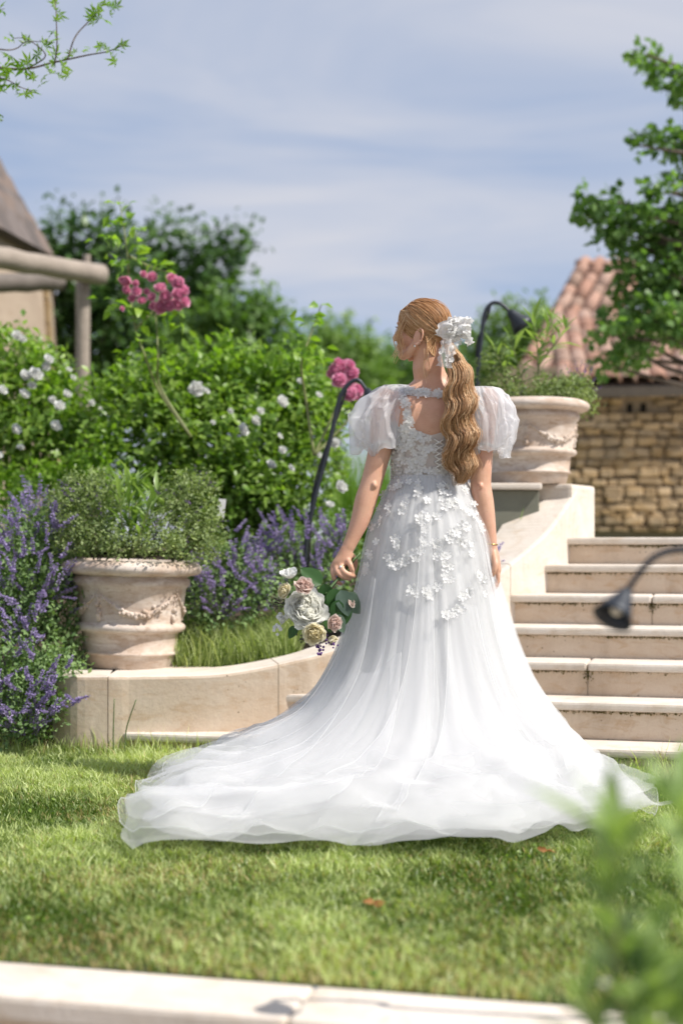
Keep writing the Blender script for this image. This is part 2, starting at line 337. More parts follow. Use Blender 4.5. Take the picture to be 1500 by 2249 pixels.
# ------------------------------------------------------------------ pots
def pot(name, label, c, R, H, tilt=0.0, swag_rot=0.0, k=72):
    t = thing(name, label, 'flower pot', c, 'terracotta pots on the stair wall')
    s = R / 0.31; h = H / 0.49
    def q(pr): return [(a * s, b * h) for a, b in pr]
    body = q([(0, 0), (.186, 0), (.192, .006), (.202, .052), (.206, .058), (.214, .060), (.217, .066), (.214, .073), (.208, .076), (.216, .155), (.222, .158), (.238, .163), (.246, .174), (.246, .186), (.238, .196), (.228, .199), (.226, .204), (.236, .29), (.246, .355), (.256, .362), (.262, .375), (.262, .392), (.252, .400), (.25, .415), (.25, .43), (.0, .43)])
    V, F = lathe(body, k); M = np.array(Matrix.Rotation(tilt, 3, 'Y')); part('body', V @ M.T + c, F, M_TERRA, t)
    rim = q([(.25, .405), (.268, .412), (.296, .416), (.308, .424), (.313, .438), (.310, .452), (.298, .464), (.27, .476), (.25, .474), (.238, .45), (.236, .41), (.25, .405)])
    V, F = lathe(rim, k); part('rim', V @ M.T + c, F, M_TERRA, t)
    V, F = lathe(q([(0, .452), (.239, .447)]), k); part('soil', V @ M.T + c, F, M_SOIL, t)
    # festoons of fruit and leaves
    rg = np.random.default_rng(5)
    for f in range(4):
        mb = MB(); a0 = swag_rot + f * math.pi / 2; a1 = a0 + math.pi / 2
        def at(a, z): r = (.226 + (z - .204) * .13) * s; return np.array((r * math.cos(a), r * math.sin(a), z * h))
        pts = [at(a0 + (a1 - a0) * u, .335 - .095 * math.sin(math.pi * u) ** 1.0) for u in np.linspace(.04, .96, 22)]
        rr = [(.006 + .0105 * math.sin(math.pi * u) ** 1.5) * s for u in np.linspace(.04, .96, 22)]
        mb.add(*tube(np.array(pts), np.array(rr) * .8, 7))
        for p, r in zip(pts, rr):
            for _ in range(4): mb.add(*ellipsoid(p + rg.normal(0, r * .55, 3), (r * .62,) * 3, 8, 6))
        for z in np.linspace(.345, .225, 11):
            w = .006 + .010 * ((.345 - z) / .12)
            for _ in range(3): p = at(a0, z); mb.add(*ellipsoid(p + rg.normal(0, w * .4, 3), (w * .6 * s, w * .6 * s, w * .9 * s), 8, 6))
        V = np.concatenate(mb.V) @ M.T + c; part('festoon', V, mb.F, M_TERRA, t)
    return t
POT_L = P(284, 1190, 6.5); POT_L[2] = .335
pot('terracotta_pot', 'pale terracotta pot with fruit festoons and tilted rim on the low wall end', POT_L, .312, .497, math.radians(1.6), math.radians(-118))
POT_R = P(1161, 1190, 7.15); POT_R[2] = 1.185
pot('terracotta_pot', 'ringed terracotta pot on the upper wall behind the bride', POT_R, .298, .428, 0, math.radians(-10))

# ------------------------------------------------------------------ swan-neck garden lamps
M_IRON = plain('dark_iron', (0.028, 0.033, 0.042), 0.45, 0.3, var=.2)
M_BULB = plain('frosted_glass', (.75, .72, .62), .4)
def lamp(label, pts, head_dir, size, rad):
    """pts from the foot to the head; head_dir the way the bell opens"""
    pts = np.array(pts); t = thing('garden_lamp', label, 'garden lamp', pts[0], 'swan neck garden lamps')
    C = catmull(pts, 44); part('stem', *tube(C, np.interp(np.linspace(0, 1, 44), [0, .6, 1], [rad * 1.15, rad, rad * .8]), 10), M_IRON, t)
    C2 = C[:30] + np.array((rad * 1.7, 0, 0)) * np.sin(np.linspace(0, 1, 30) * 9)[:, None]; part('cable', *tube(C2, rad * .55, 7), plain('black_rubber', (.012, .012, .013), .6) if 'black_rubber' not in MATS else MATS['black_rubber'], t)
    d = unit(head_dir); Rm = np.array(Vector(d).to_track_quat('Z', 'Y').to_matrix())
    pr = np.array([(.012, 0), (.16, .02), (.2, .16), (.30, .42), (.44, .74), (.56, 1.0), (.54, 1.0), (.42, .74), (.27, .42), (.1, .25), (0, .25)]) * size
    V, F = lathe(pr, 28); part('bell_shade', V @ Rm.T + C[-1] - d * size * .06, F, M_IRON, t)
    V, F = ellipsoid((0, 0, size * .62), (size * .2, size * .2, size * .24), 12, 8); part('bulb', V @ Rm.T + C[-1] - d * size * .06, F, M_BULB, t)
    V, F = lathe([(0, 0), (.035, 0), (.035, .01), (.012, .02), (0, .02)], 16); part('foot', V + pts[0], F, M_IRON, t)
    return t
LY = 6.9
lamp('black swan neck garden lamp curving up behind the left puff sleeve', [P(666, 1330, LY), P(672, 1200, LY), P(690, 1100, LY), P(722, 980, LY), P(745, 880, LY), P(762, 848, LY), P(785, 834, LY), P(806, 858, LY)], P(830, 905, LY - .05) - P(806, 858, LY), .11, .011)
LY = 8.0
lamp('black swan neck garden lamp arching above the right pot', [P(1048, 1080, LY), P(1046, 900, LY), P(1052, 790, LY), P(1058, 735, LY), P(1064, 690, LY), P(1078, 667, LY), P(1098, 666, LY), P(1120, 684, LY)], P(1150, 718, LY) - P(1120, 684, LY), .125, .012)
LY = 2.55
lamp('dark blurred garden lamp with bell shade hanging into the right edge near the camera', [(S(1.0, -2.3, 0)[0], LY, 0.0), P(1640, 1500, LY), P(1630, 1300, LY), P(1575, 1222, LY), P(1500, 1207, LY), P(1440, 1222, LY), P(1402, 1262, LY), P(1376, 1300, LY)], P(1342, 1364, LY - .03) - P(1376, 1300, LY), .066, .0063)

# ------------------------------------------------------------------ pergola and farm buildings
M_LOG = plain('weathered_log', (.30, .25, .205), .85, bump=.7, bscale=25, var=.28)
M_DARK_WOOD = plain('darkened_wood', (.16, .135, .115), .85, bump=.5, bscale=25, var=.25)  # darker log tone; the lower pergola beam's shadow is in this colour
pg = thing('log_pergola', 'weathered grey log pergola with round posts at the left edge', 'pergola', P(180, 1190, 12.5) * (1, 1, 0) + np.array((0, 0, .5)))
def log(a, b, r, name='beam', m=None, par=None):
    n = 14; C = np.linspace(a, b, n) + RNG.normal(0, r * .05, (n, 3)); part(name, *tube(C, r * (1 + RNG.normal(0, .03, n)), 16), m or M_LOG, par or pg)
log(P(-260, 520, 10.8), P(224, 603, 12.5), .088)
log(P(180, 1230, 12.55), P(182, 612, 12.55), .062, 'post')
log(P(192, 612, 12.85), P(190, 560, 12.85), .034, 'post')
log(P(-220, 632, 12.0), P(135, 616, 13.0), .085, 'beam', M_DARK_WOOD)
log(P(90, 925, 12.3), P(222, 930, 12.45), .075, 'rail')
log(P(222, 592, 13.1), P(230, 622, 13.1), .022, 'peg')
M_PLAST = stone_mat('old_lime_plaster', (.34, .265, .20), (.39, .31, .235), (.30, .225, .16), scale=1.2, spots=False, bump=.6)
M_OCH = stone_mat('ochre_rubble', (.30, .205, .105), (.37, .265, .15), (.22, .155, .085), scale=3.0, spots=False, bump=.8)
M_SLATE = plain('old_roof_tile', (.125, .098, .085), .85, bump=.6, bscale=14, var=.35)
lb = thing('stone_barn', 'ochre stone barn with steep dark tiled roof at the left edge', 'building', (-4.2, 16, .84)); gz = .84
kC, kE = P(100, 540, 16), P(-260, 345, 13.2); fC, fE = P(138, 850, 15.9), P(-200, 900, 13.0); fC[2] = fE[2] = gz; back = np.array((-1.2, 7, 0))
q1, q2 = fC, kC
V = np.array([fE, fC, kC, kE, fE + back, fC + back, kC + back, kE + back]); part('wall', V, [[0, 1, 2, 3], [1, 5, 6, 2], [5, 4, 7, 6], [4, 0, 3, 7]], M_PLAST, lb, False)
# hipped roof: the plane above the eave, its hip edge falling to the right corner
rC, rE = P(108, 550, 15.85), P(-260, 352, 13.0); rA = P(-290, -190, 17.5); rD = rC + back
rmb = part('roof', np.array([rE, rC, rA, rD, rE - (0, 0, .09), rC - (0, 0, .09), rD - (0, 0, .09)]), [[0, 1, 2], [1, 3, 2], [0, 4, 5, 1], [1, 5, 6, 3], [4, 6, 5]], M_SLATE, lb, False)
V, F = box((0, 0, 0), (.20, .30, .022), .004); tl = mesh('flat_tile', V, F, False); tl.materials.append(M_SLATE); TLV = [tl]
for kk, cc in enumerate([(.16, .12, .10), (.10, .082, .075), (.14, .115, .105)]):
    t2 = tl.copy(); t2.materials.clear(); t2.materials.append(plain('flat_tile_%d' % kk, cc, .88, bump=.4, bscale=14, var=.3)); TLV.append(t2)
ex = unit(rC - rE); upv = unit(np.cross(np.cross(ex, rA - rE), ex)); upv = upv if upv[2] > 0 else -upv; nn_ = unit(np.cross(ex, upv)); nn_ = nn_ if nn_[1] < 0 else -nn_; EL = np.linalg.norm(rC - rE)
hip = rA - rC; nt_ = 0
for r in range(40):
    for c in range(40):
        a_ = EL - .1 - c * .205 - (r % 2) * .10; b_ = .06 + r * .135; pt = rE + ex * a_ + upv * b_
        lim = EL + np.dot(hip, ex) * b_ / np.dot(hip, upv)
        if a_ > lim - .02: continue
        xx = 750 + pt[0] / pt[1] * FPX
        if xx < -25 or HOR - (pt[2] - CAM_H) / pt[1] * FPX < 320 or nt_ > 290: continue
        M = Matrix(((ex[0], upv[0], nn_[0], pt[0]), (ex[1], upv[1], nn_[1], pt[1]), (ex[2], upv[2], nn_[2], pt[2]), (0, 0, 0, 1)))
        inst('flat_tile', TLV[RNG.integers(4)], rmb, M @ Matrix.Translation((0, 0, .02)) @ Matrix.Rotation(.06 + RNG.normal(0, .012), 4, 'X')); nt_ += 1
V = np.array([P(0, 640, 15.9), P(32, 640, 15.9), P(34, 860, 15.9), P(0, 860, 15.9)]); V = np.vstack([V, V + np.array((0, .1, 0))])
part('door_frame', V, [[0, 1, 2, 3][::-1], [4, 5, 6, 7], [0, 1, 5, 4], [1, 2, 6, 5], [2, 3, 7, 6], [3, 0, 4, 7]], plain('cream_stone', (.52, .43, .32), .85, var=.15), lb, False)
for k in range(11):      # dressed quoins up the leaning corner
    z0 = gz + .05 + k * .27; tt = (z0 + .12 - q1[2]) / (q2[2] - q1[2]); xx = q1[0] + (q2[0] - q1[0]) * tt; w = .30 if k % 2 else .20
    V, F = box((xx - w / 2 + .02, 15.93, z0 + .12), (w, .14, .255), .012); part('quoin', V, F, M_OCH, lb, False)

# right-hand outbuilding with barrel tiles
BY = 14.0
rb = thing('stone_outbuilding', 'ochre rubble stone outbuilding with scalloped terracotta eaves beyond the stairs', 'building', (2.6, BY, .84))
xl, xr, zt = P(1090, 0, BY)[0], P(1700, 0, BY)[0], P(0, 852, BY)[2]
V, F = box(((xl + xr) / 2, BY + 1.55, (zt + .4) / 2 + .2), (xr - xl, 3, zt - .4 + .02)); part('wall', V, F, plain('rubble_mortar', (.30, .235, .16), .95, bump=.6, bscale=20, var=.3), rb, False)
ms = []
for k in range(6):
    bm = bmesh.new(); bmesh.ops.create_cube(bm, size=1.0); bmesh.ops.bevel(bm, geom=bm.edges[:], offset=.14, segments=1, affect='EDGES')
    for v in bm.verts: v.co += Vector(RNG.normal(0, .03, 3))
    me = bpy.data.meshes.new('stone'); bm.to_mesh(me); bm.free()
    me.materials.append(stone_mat('rubble_%d' % k, *[tuple(c * f for c in col) for col, f in (((.30, .20, .095), 1.0 + .14 * k), ((.37, .28, .18), 1.0 + .12 * k), ((.26, .20, .13), 1.1))], scale=4, spots=False)); ms.append(me)
z = 1.0; cnt = 0
while z < zt - .03:
    hh = RNG.uniform(.05, .12); x = P(1240, 0, BY)[0] - RNG.uniform(0, .15)
    while x < P(1515, 0, BY)[0]:
        w = RNG.uniform(.10, .26)
        hole = abs(z + hh / 2 - P(0, 896, BY)[2]) < .065 and any(abs(x + w / 2 - P(h, 0, BY)[0]) < w / 2 + .035 for h in (1385, 1415))
        if not hole:
            inst('stone', ms[RNG.integers(6)], rb, Matrix.Translation((x + w / 2, BY + .04 + RNG.uniform(-.012, .012), z + hh / 2 + RNG.normal(0, .008))) @ Matrix.Rotation(RNG.normal(0, .06), 4, 'Y') @ Matrix.Diagonal((w * RNG.uniform(.84, .99), .10 + RNG.uniform(0, .05), hh * RNG.uniform(.72, .98), 1))); cnt += 1
        x += w
    z += hh
for h in (1385, 1415):
    p = P(h, 896, BY); V, F = box((p[0], BY + .06, p[2]), (.055, .03, .10)); part('nesting_hole', V, F, plain('hole_shade', (.01, .008, .006), 1) if 'hole_shade' not in MATS else MATS['hole_shade'], rb, False)  # near-black block stands in for the shade inside each hole
def barrel(L, r, k=8):
    a = np.linspace(math.pi * .02, math.pi * .98, k); V = []
    for (y, rr) in ((0, r), (L, r * .86)):
        for ro in (rr, rr - .014): V += [(ro * math.cos(t), y, ro * math.sin(t) * .85) for t in a]
    n = k; F = []
    for q in range(n - 1): F += [[q, q + 1, 2 * n + q + 1, 2 * n + q], [n + q + 1, n + q, 3 * n + q, 3 * n + q + 1], [q + 1, q, n + q, n + q + 1], [2 * n + q, 2 * n + q + 1, 3 * n + q + 1, 3 * n + q]]
    F += [[0, 2 * n, 3 * n, n], [n - 1, 2 * n - 1, 4 * n - 1, 3 * n - 1]]
    return np.array(V), F
TM = []
for k, c in enumerate([(.33, .18, .125), (.38, .225, .165), (.29, .155, .105), (.36, .235, .18), (.30, .195, .145)]):
    V, F = barrel(.42, .095); me = mesh('barrel_tile', V, F, True); me.materials.append(plain('clay_tile_%d' % k, c, .85, bump=.4, bscale=12, var=.22)); TM.append(me)
def tile_roof(parent, A, B, down, ncol, nrow, skip=None, step=.30):
    """A to B along the top edge, down the unit fall line; rows of barrel tiles, the lower row tucked under"""
    A, B, d = np.array(A), np.array(B), unit(down); ax = unit(B - A); nn = unit(np.cross(d, ax)); nn = nn if nn[2] > 0 else -nn; side = np.cross(-d, nn)
    wid = np.linalg.norm(B - A); und = part('roof_deck', np.array([A - nn * .03, B - nn * .03, B + d * step * nrow - nn * .03, A + d * step * nrow - nn * .03, A - nn * .13, B - nn * .13, B + d * step * nrow - nn * .13, A + d * step * nrow - nn * .13]), [[0, 1, 2, 3], [4, 5, 6, 7][::-1], [0, 1, 5, 4], [1, 2, 6, 5], [2, 3, 7, 6], [3, 0, 4, 7]], M_DARK_WOOD, parent, False)
    for cidx in range(ncol):
        for r in range(nrow):
            if skip and skip((cidx + .5) / ncol, (r + .5) / nrow): continue
            p = A + (B - A) * ((cidx + .5) / ncol) + d * step * (r + 1) + nn * (.005 + RNG.uniform(0, .012)); yv = unit(-d + nn * .05)
            M = Matrix(((side[0], yv[0], nn[0], p[0]), (side[1], yv[1], nn[1], p[1]), (side[2], yv[2], nn[2], p[2]), (0, 0, 0, 1)))
            inst('barrel_tile', TM[RNG.integers(len(TM))], parent, M @ Matrix.Rotation(RNG.normal(0, .015), 4, 'Z'))
ea = P(1225, 845, BY - .25); eb = P(1600, 838, BY - .25); fall = unit(np.array((-.12, -1.0, -.40)))
top = 9; tile_roof(rb, ea - fall * .3 * top, eb - fall * .3 * top, fall, 11, top, None)
V, F = box((0, 0, 0), (.42, .62, .05), .008); V = V @ np.array(Matrix.Rotation(math.radians(22), 3, 'X')).T + P(1446, 796, BY + .9) + np.array((0, 0, .08)); sk = part('skylight_frame', V, F, plain('lead_grey', (.22, .24, .28), .5, .3), rb, False)
V, F = box((0, 0, 0), (.33, .52, .012)); V = V @ np.array(Matrix.Rotation(math.radians(22), 3, 'X')).T + P(1446, 796, BY + .9) + np.array((0, -.012, .108)); part('pane', V, F, plain('roof_glass', (.10, .12, .15), .08, 0, .9), sk, False)
# the taller house behind it
hb = thing('tiled_house', 'taller house with a steep salmon barrel tile roof behind the tree', 'building', (2.9, 20.5, .84))
A, B = P(1266, 584, 20), P(1420, 586, 20.2); A2 = P(1108, 858, 18.1); dd = A2 - A
tile_roof(hb, A, B, dd, 5, int(np.linalg.norm(dd) / .3) + 1)
V, F = box(((A[0] + B[0]) / 2 - .1, 20.9, 2.2), (1.6, 1.6, 3.0)); part('wall', V, F, M_PLAST, hb, False)
for k in range(4):
    p = A + (B - A) * ((k + .5) / 4); V, F = barrel((B - A)[0] / 4 * 1.12, .10); V = V[:, [1, 0, 2]] + p + np.array((-(B - A)[0] / 8, .0, .01)); part('ridge_tile', V, F, MATS['clay_tile_%d' % (k % 5)], hb)
V, F = box((0, 0, 0), (.34, .34, .5), .01); part('chimney', V + P(1350, 745, 19.4), F, plain('pale_render', (.42, .38, .36), .9, var=.2), hb, False)
# ------------------------------------------------------------------ plants
LM = {
 'rose': leaf_mat('rose_leaf', (.075, .165, .026), (.28, .40, .075), .34, .36),
 'rose_young': leaf_mat('young_rose_leaf', (0.149, 0.276, 0.034), (0.276, 0.414, 0.057), .42, .4),
 'tree_dark': leaf_mat('dark_tree_leaf', (0.033, 0.086, 0.026), (0.111, 0.200, 0.052), .25, .42),
 'tree_mid': leaf_mat('mid_tree_leaf', (0.058, 0.130, 0.029), (0.169, 0.280, 0.065), .3, .45),
 'tree_light': leaf_mat('light_tree_leaf', (0.096, 0.180, 0.036), (0.228, 0.336, 0.078), .3, .5),
 'maple_far': leaf_mat('far_maple_leaf', (.065, .15, .045), (.22, .35, .10), .36, .45),
 'maple': leaf_mat('maple_leaf', (.07, .15, .02), (.24, .38, .05), .45, .4),
 'olea': leaf_mat('oleander_leaf', (.13, .21, .065), (.34, .45, .17), .32, .35),
 'sage': leaf_mat('sage_leaf', (.10, .155, .05), (.33, .40, .15), .25, .55),
 'cat': leaf_mat('catmint_leaf', (0.088, 0.166, 0.056), (0.246, 0.351, 0.131), .25, .6),
 'grass': leaf_mat('grass_blade', (.10, .16, .03), (.52, .58, .26), .34, .42),
 'dry': leaf_mat('dry_grass_blade', (.32, .26, .11), (.44, .38, .18), .3, .6),
 'iris': leaf_mat('tall_blade', (0.115, 0.230, 0.034), (0.253, 0.391, 0.081), .35, .4),
}
TV = (1.2, 1.0, 1.5)
FM = {
 'violet': leaf_mat('violet_floret', (.23, .17, .34), (.48, .415, .61), .35, .6, TV),
 'plum': leaf_mat('plum_floret', (.085, .03, .16), (.20, .09, .32), .2, .6, TV),
 'white': leaf_mat('white_petal', (.80, .80, .76), (.88, .88, .87), .35, .55, (1, 1, 1)),
 'pink': leaf_mat('pink_petal', (.72, .22, .42), (.88, .55, .67), .35, .55, (1.1, .9, 1)),
 'blush': leaf_mat('blush_petal', (.74, .55, .48), (.86, .75, .69), .5, .55, (1, 1, 1)),
 'cream': leaf_mat('cream_petal', (.82, .72, .42), (.90, .86, .70), .5, .55, (1, 1, 1)),
 'ivory': leaf_mat('ivory_petal', (.88, .87, .78), (.92, .92, .89), .5, .55, (1, 1, 1)),
 'core': leaf_mat('yellow_stamen', (.55, .36, .06), (.70, .52, .14), .1, .7, (1, 1, 1)),
}
M_BARK = plain('bark', (.105, .08, .06), .9, bump=.8, bscale=20, var=.35)
M_CANE = plain('green_cane', (.20, .22, .08), .6, var=.3)
M_STEM = plain('plant_stem', (.10, .14, .045), .6, var=.3)

def in_blob(n, c, r, rng, shell=0.55):
    d = rand_dirs(n, rng); t = rng.random(n) ** (1 / 3.0); t = shell * (1 - (1 - t) ** 2) + (1 - shell) * t
    lump = 1 + 0.18 * np.sin(d[:, 0] * 5.1 + c[0] * 7) * np.sin(d[:, 2] * 4.3 + c[2] * 5) + .14 * np.sin(d[:, 1] * 7 + d[:, 2] * 6 + c[0] * 3)
    return np.array(c) + d * (t * lump)[:, None] * np.array(r), d, t
def foliage(blobs, size, dens, rng, clump=.35, simple=False, aspect=.55, up=.35, jit=.7, ext=2.6):
    """blobs: (centre, radii). Leaves gather into sprigs with gaps between them"""
    Vs, Fs, Rs, off = [], [], [], 0
    for c, r in blobs:
        r = np.broadcast_to(np.asarray(r, float), (3,)); nsp = max(6, int(dens * 19 * (r[0] * r[2] + r[0] * r[1] + r[1] * r[2]) / size ** 2 / 9))
        sp, d, t = in_blob(nsp, c, r, rng); k = 7; sd = unit(d + np.array((0, 0, up)) + rng.normal(0, .5, d.shape))
        pts = (sp[:, None] + sd[:, None] * (np.linspace(0, 1, k)[None, :, None] * size * ext) + rng.normal(0, size * clump, (nsp, k, 3))).reshape(-1, 3)
        ax = (np.repeat(sd, k, 0) * .6 + rng.normal(0, jit, (nsp * k, 3))); nr = unit(np.repeat(d, k, 0) * .6 + np.array((.25, -.1, .8)) + rng.normal(0, .45, (nsp * k, 3)))
        sz = size * rng.uniform(.45, 1.45, nsp * k)
        V, F = leaf_cloud(pts, ax, sz, aspect, .3, simple, rng, .12, nrm=nr); q = 4 if simple else 8
        Vs.append(V); Fs.append(F + off); off += len(V)
        Rs.append(rep(np.clip(np.repeat(rng.random(nsp) * .5, k) + rng.random(nsp * k) * .5, 0, 1), q))
    return np.concatenate(Vs), np.concatenate(Fs), np.concatenate(Rs)
def tree(name, label, base, blobs, size, dens, mat, trunk_r, seed, simple=True, group=None, aspect=.6, side=False, ext=2.6):
    rng = np.random.default_rng(seed); t = thing(name, label, 'tree', base, group); base = np.array(base, float)
    V, F, R = foliage(blobs, size, dens, rng, simple=simple, aspect=aspect, ext=ext); part('crown', V, F, mat, t, False, R, 'stuff')
    cs = np.array([b[0] for b in blobs]); cen = cs.mean(0); mb = MB(); fork = base + (cen - base) * .45; fork[:2] = base[:2] + (cen[:2] - base[:2]) * .2
    if side: top_ = np.array((base[0] - .1, base[1], cs[:, 2].max())); fork = base + (0, 0, 1.2); cen = top_
    C = catmull([base - (0, 0, .1), base + (fork - base) * .5 + rng.normal(0, trunk_r, 3) * (1, 1, 0), fork, cen], 18); mb.add(*tube(C, np.linspace(trunk_r * 1.25, trunk_r * .25, 18), 9))
    part('trunk', np.concatenate(mb.V), mb.F, M_BARK, t)
    for c in cs:
        s = fork + (cen - fork) * (rng.uniform(0, .8) if not side else np.clip((c[2] - .35 - fork[2]) / (cen[2] - fork[2]), 0, 1)); C = catmull([s, (s + c) / 2 + rng.normal(0, .08, 3), c], 9); part('limb', *tube(C, np.linspace(trunk_r * .22, trunk_r * .05, 9), 6), M_BARK, t)
    return t
def G0(x, Y, z): return (P(x, 0, Y)[0], Y, z)
def B(x, y, Y, rpx, ry=None, rd=None):
    s = Y / FPX; return (P(x, y, Y), (rpx * s, (rd or rpx) * s, (ry or rpx) * s))

# ---- lawn grass: mown blades, thinner and drier along the front edge
rg = np.random.default_rng(11)
def vnoise(x, y, s, seed):
    return np.array([mnoise.noise(Vector((a * s + seed * 7.1, b * s, seed))) for a, b in zip(x, y)])
def blades(n, ufun, h0, h1, w, rng, bend=.5):
    u, v = ufun(n); pts = O0 + u[:, None] * U + v[:, None] * VV; pts[:, 2] = -.004
    return pts
def grass_mesh(pts, h, w, lean, rng):
    n = len(pts); a = rng.uniform(0, 2 * np.pi, n); d = np.stack([np.cos(a), np.sin(a), np.zeros(n)], 1); f = np.stack([-np.sin(a), np.cos(a), np.zeros(n)], 1)
    f2 = rng.uniform(0, 2 * np.pi, n); d2 = np.stack([np.cos(f2), np.sin(f2), np.zeros(n)], 1)
    w = np.broadcast_to(w, (n,)); h = h[:, None]; l = (lean * rng.uniform(.2, 1.2, n))[:, None] * h
    up = np.array((0, 0, 1.0)); m = pts + up * h * .6 + d2 * l * .35; t = pts + up * h * np.sqrt(np.clip(1 - (l / h * .6) ** 2, .2, 1)) + d2 * l
    V = np.stack([pts - d * w[:, None] * .5, pts + d * w[:, None] * .5, m + d * w[:, None] * .4, m - d * w[:, None] * .4, t], 1).reshape(-1, 3)
    F = (np.arange(n)[:, None, None] * 5 + np.array([[0, 1, 2], [0, 2, 3], [3, 2, 4]])[None]).reshape(-1, 3); return V, F
def lawn_pts(n, u0, u1, v0, v1):
    u = rg.uniform(u0, u1, n); v = rg.uniform(v0, v1, n); p = O0 + u[:, None] * U + v[:, None] * VV
    keep = (np.abs(p[:, 0]) < p[:, 1] * .245 + .12); return p[keep], u[keep], v[keep]
p, u, v = lawn_pts(380000, -3.3, 1.1, -2.825, 0.62)
ok = ~((v > -.02) & (u > -1.98)) ; p, u, v = p[ok], u[ok], v[ok]
gx, gy = np.meshgrid(np.linspace(-3.5, 1.5, 90), np.linspace(-2.9, .8, 70)); 
def grid_noise(s, seed):
    N = np.array([[mnoise.noise(Vector((a * s + seed * 3.7, b * s, seed * 1.3))) for a in gx[0]] for b in gy[:, 0]])
    iu = np.clip((u + 3.5) / 5 * 89, 0, 88.99); iv = np.clip((v + 2.9) / 3.7 * 69, 0, 68.99); a, b = iu.astype(int), iv.astype(int); fa, fb = iu - a, iv - b
    return (N[b, a] * (1 - fa) + N[b, a + 1] * fa) * (1 - fb) + (N[b + 1, a] * (1 - fa) + N[b + 1, a + 1] * fa) * fb
nA, nB, nC = grid_noise(1.6, 1), grid_noise(5.0, 2), grid_noise(2.2, 5)
edge = np.clip((v + 2.82) / .35, 0, 1)
h = (.028 + .018 * nA + .016 * nB) * (.55 + .45 * edge) + rg.random(len(p)) ** 3 * .014; h = np.clip(h, .008, .06)
dryness = np.clip(.16 + .6 * (1 - edge) + 1.3 * np.clip(nC + .02, 0, 1) + .25 * nB + .16 * np.clip((-1.5 - v), 0, 1), .03, .9)
keep = rg.random(len(p)) < np.clip(1.1 - .55 * np.clip(nC - .1, 0, 1) - .35 * (1 - edge), .3, 1)
back = np.clip((v + .35 - 0.0) / .35, 0, 1) * (rg.random(len(p)) < .16); h = h * (1 + back * rg.random(len(p)) * 2.4)
ci = np.floor(u / .028 + .35 * np.sin(v * 90)).astype(int); cj = np.floor(v / .028 + .35 * np.sin(u * 70)).astype(int); ch = np.modf(np.abs(np.sin(ci * 127.1 + cj * 311.7) * 43758.5))[0]; h = h * (.72 + .6 * ch)
isd = rg.random(len(p)) < dryness * .55
under = np.hypot((p[:, 0] - .317) / .98, (p[:, 1] - 5.0) / 1.0) < .86; h = np.where(under, np.minimum(h, .016), h)
for nm, lab, sel, m in (('lawn_grass', 'short mown green grass covering the lawn', keep & ~isd, 'grass'), ('dry_grass', 'straw coloured dry blades scattered through the lawn and its front edge', keep & isd, 'dry')):
    V, F = grass_mesh(p[sel], h[sel] * (1 if m == 'grass' else .85), rg.uniform(.0034, .0075, sel.sum()), .75, rg)
    rr = np.clip(.42 + 1.0 * nA[sel] + .6 * nB[sel] + .75 * (ch[sel] - .5) + rg.normal(0, .26, sel.sum()), 0, 1)
    o = part(nm, V, F, LM[m], None, False, rep(rr, 5), 'stuff'); tag(o, lab, 'grass')
# clover and broad weeds in the turf
sel = np.nonzero(rg.random(len(p)) < .012)[0]; q = p[sel] + np.array((0, 0, 1)) * rg.uniform(.008, .022, (len(sel), 1))
V, F = leaf_cloud(q, rg.normal(0, 1, (len(q), 3)) * (1, 1, .25), rg.uniform(.008, .018, len(q)), .7, .2, False, rg)
tag(part('clover', V, F, LM['rose'], None, False, rep(rg.random(len(q)), 8), 'stuff'), 'small clover leaves growing low among the lawn grass', 'clover')
# fallen brown leaves
M_DEAD = leaf_mat('dead_leaf', (.30, .13, .04), (.42, .20, .07), .2, .7, (1, .9, .7))
for k, (x, y, lab) in enumerate([(1195, 1893, 'curled brown fallen leaf beside the front edge of the train'), (815, 2012, 'orange brown fallen leaf alone on the lawn below the train')]):
    Yd = CAM_H * FPX / (y - HOR); c = P(x, y, Yd); c[2] = .026
    V, F = leaf_cloud(np.array([c, c + (.01, .004, .004), c + (-.012, .006, .002)]), np.array([(1, -.2, .25), (-1, -.35, .3), (.3, 1, .3)]), np.array([.035, .03, .028]), .55, .5, False, rg, .3)
    tag(part('fallen_leaf', V, F, M_DEAD, None, False, rep(np.array([.2, .6, .9]), 8)), lab, 'leaf', 'fallen leaves on the lawn')

# ---- background trees
tree('orchard_tree', 'dark green tree rising between the pergola post and the pink roses', P(200, 1090, 19) * (1, 1, 0) + np.array((0, 0, .84)), [B(150, 520, 19, 42), B(215, 525, 19, 36, 50), B(130, 600, 19, 50), B(205, 620, 19, 70), B(250, 700, 19, 80), B(150, 720, 19, 70), B(280, 590, 19, 45), B(230, 800, 19, 90), B(130, 820, 19, 60)], .13, 1.9, LM['tree_dark'], .16, 21, group='trees behind the garden')
tree('orchard_tree', 'dark tree with feathery upright branches left of the open sky', P(420, 1090, 20) * (1, 1, 0) + np.array((0, 0, .84)), [B(360, 510, 20, 18, 32), B(350, 570, 20, 34, 40), B(440, 560, 20, 26, 46), B(478, 600, 20, 30, 34), B(520, 535, 20, 26, 22), B(495, 562, 20, 26, 24), B(400, 640, 20, 55), B(460, 655, 20, 45), B(380, 720, 20, 70), B(340, 640, 20, 50), B(330, 800, 20, 80)], .12, 2.0, LM['tree_dark'], .15, 22, group='trees behind the garden')
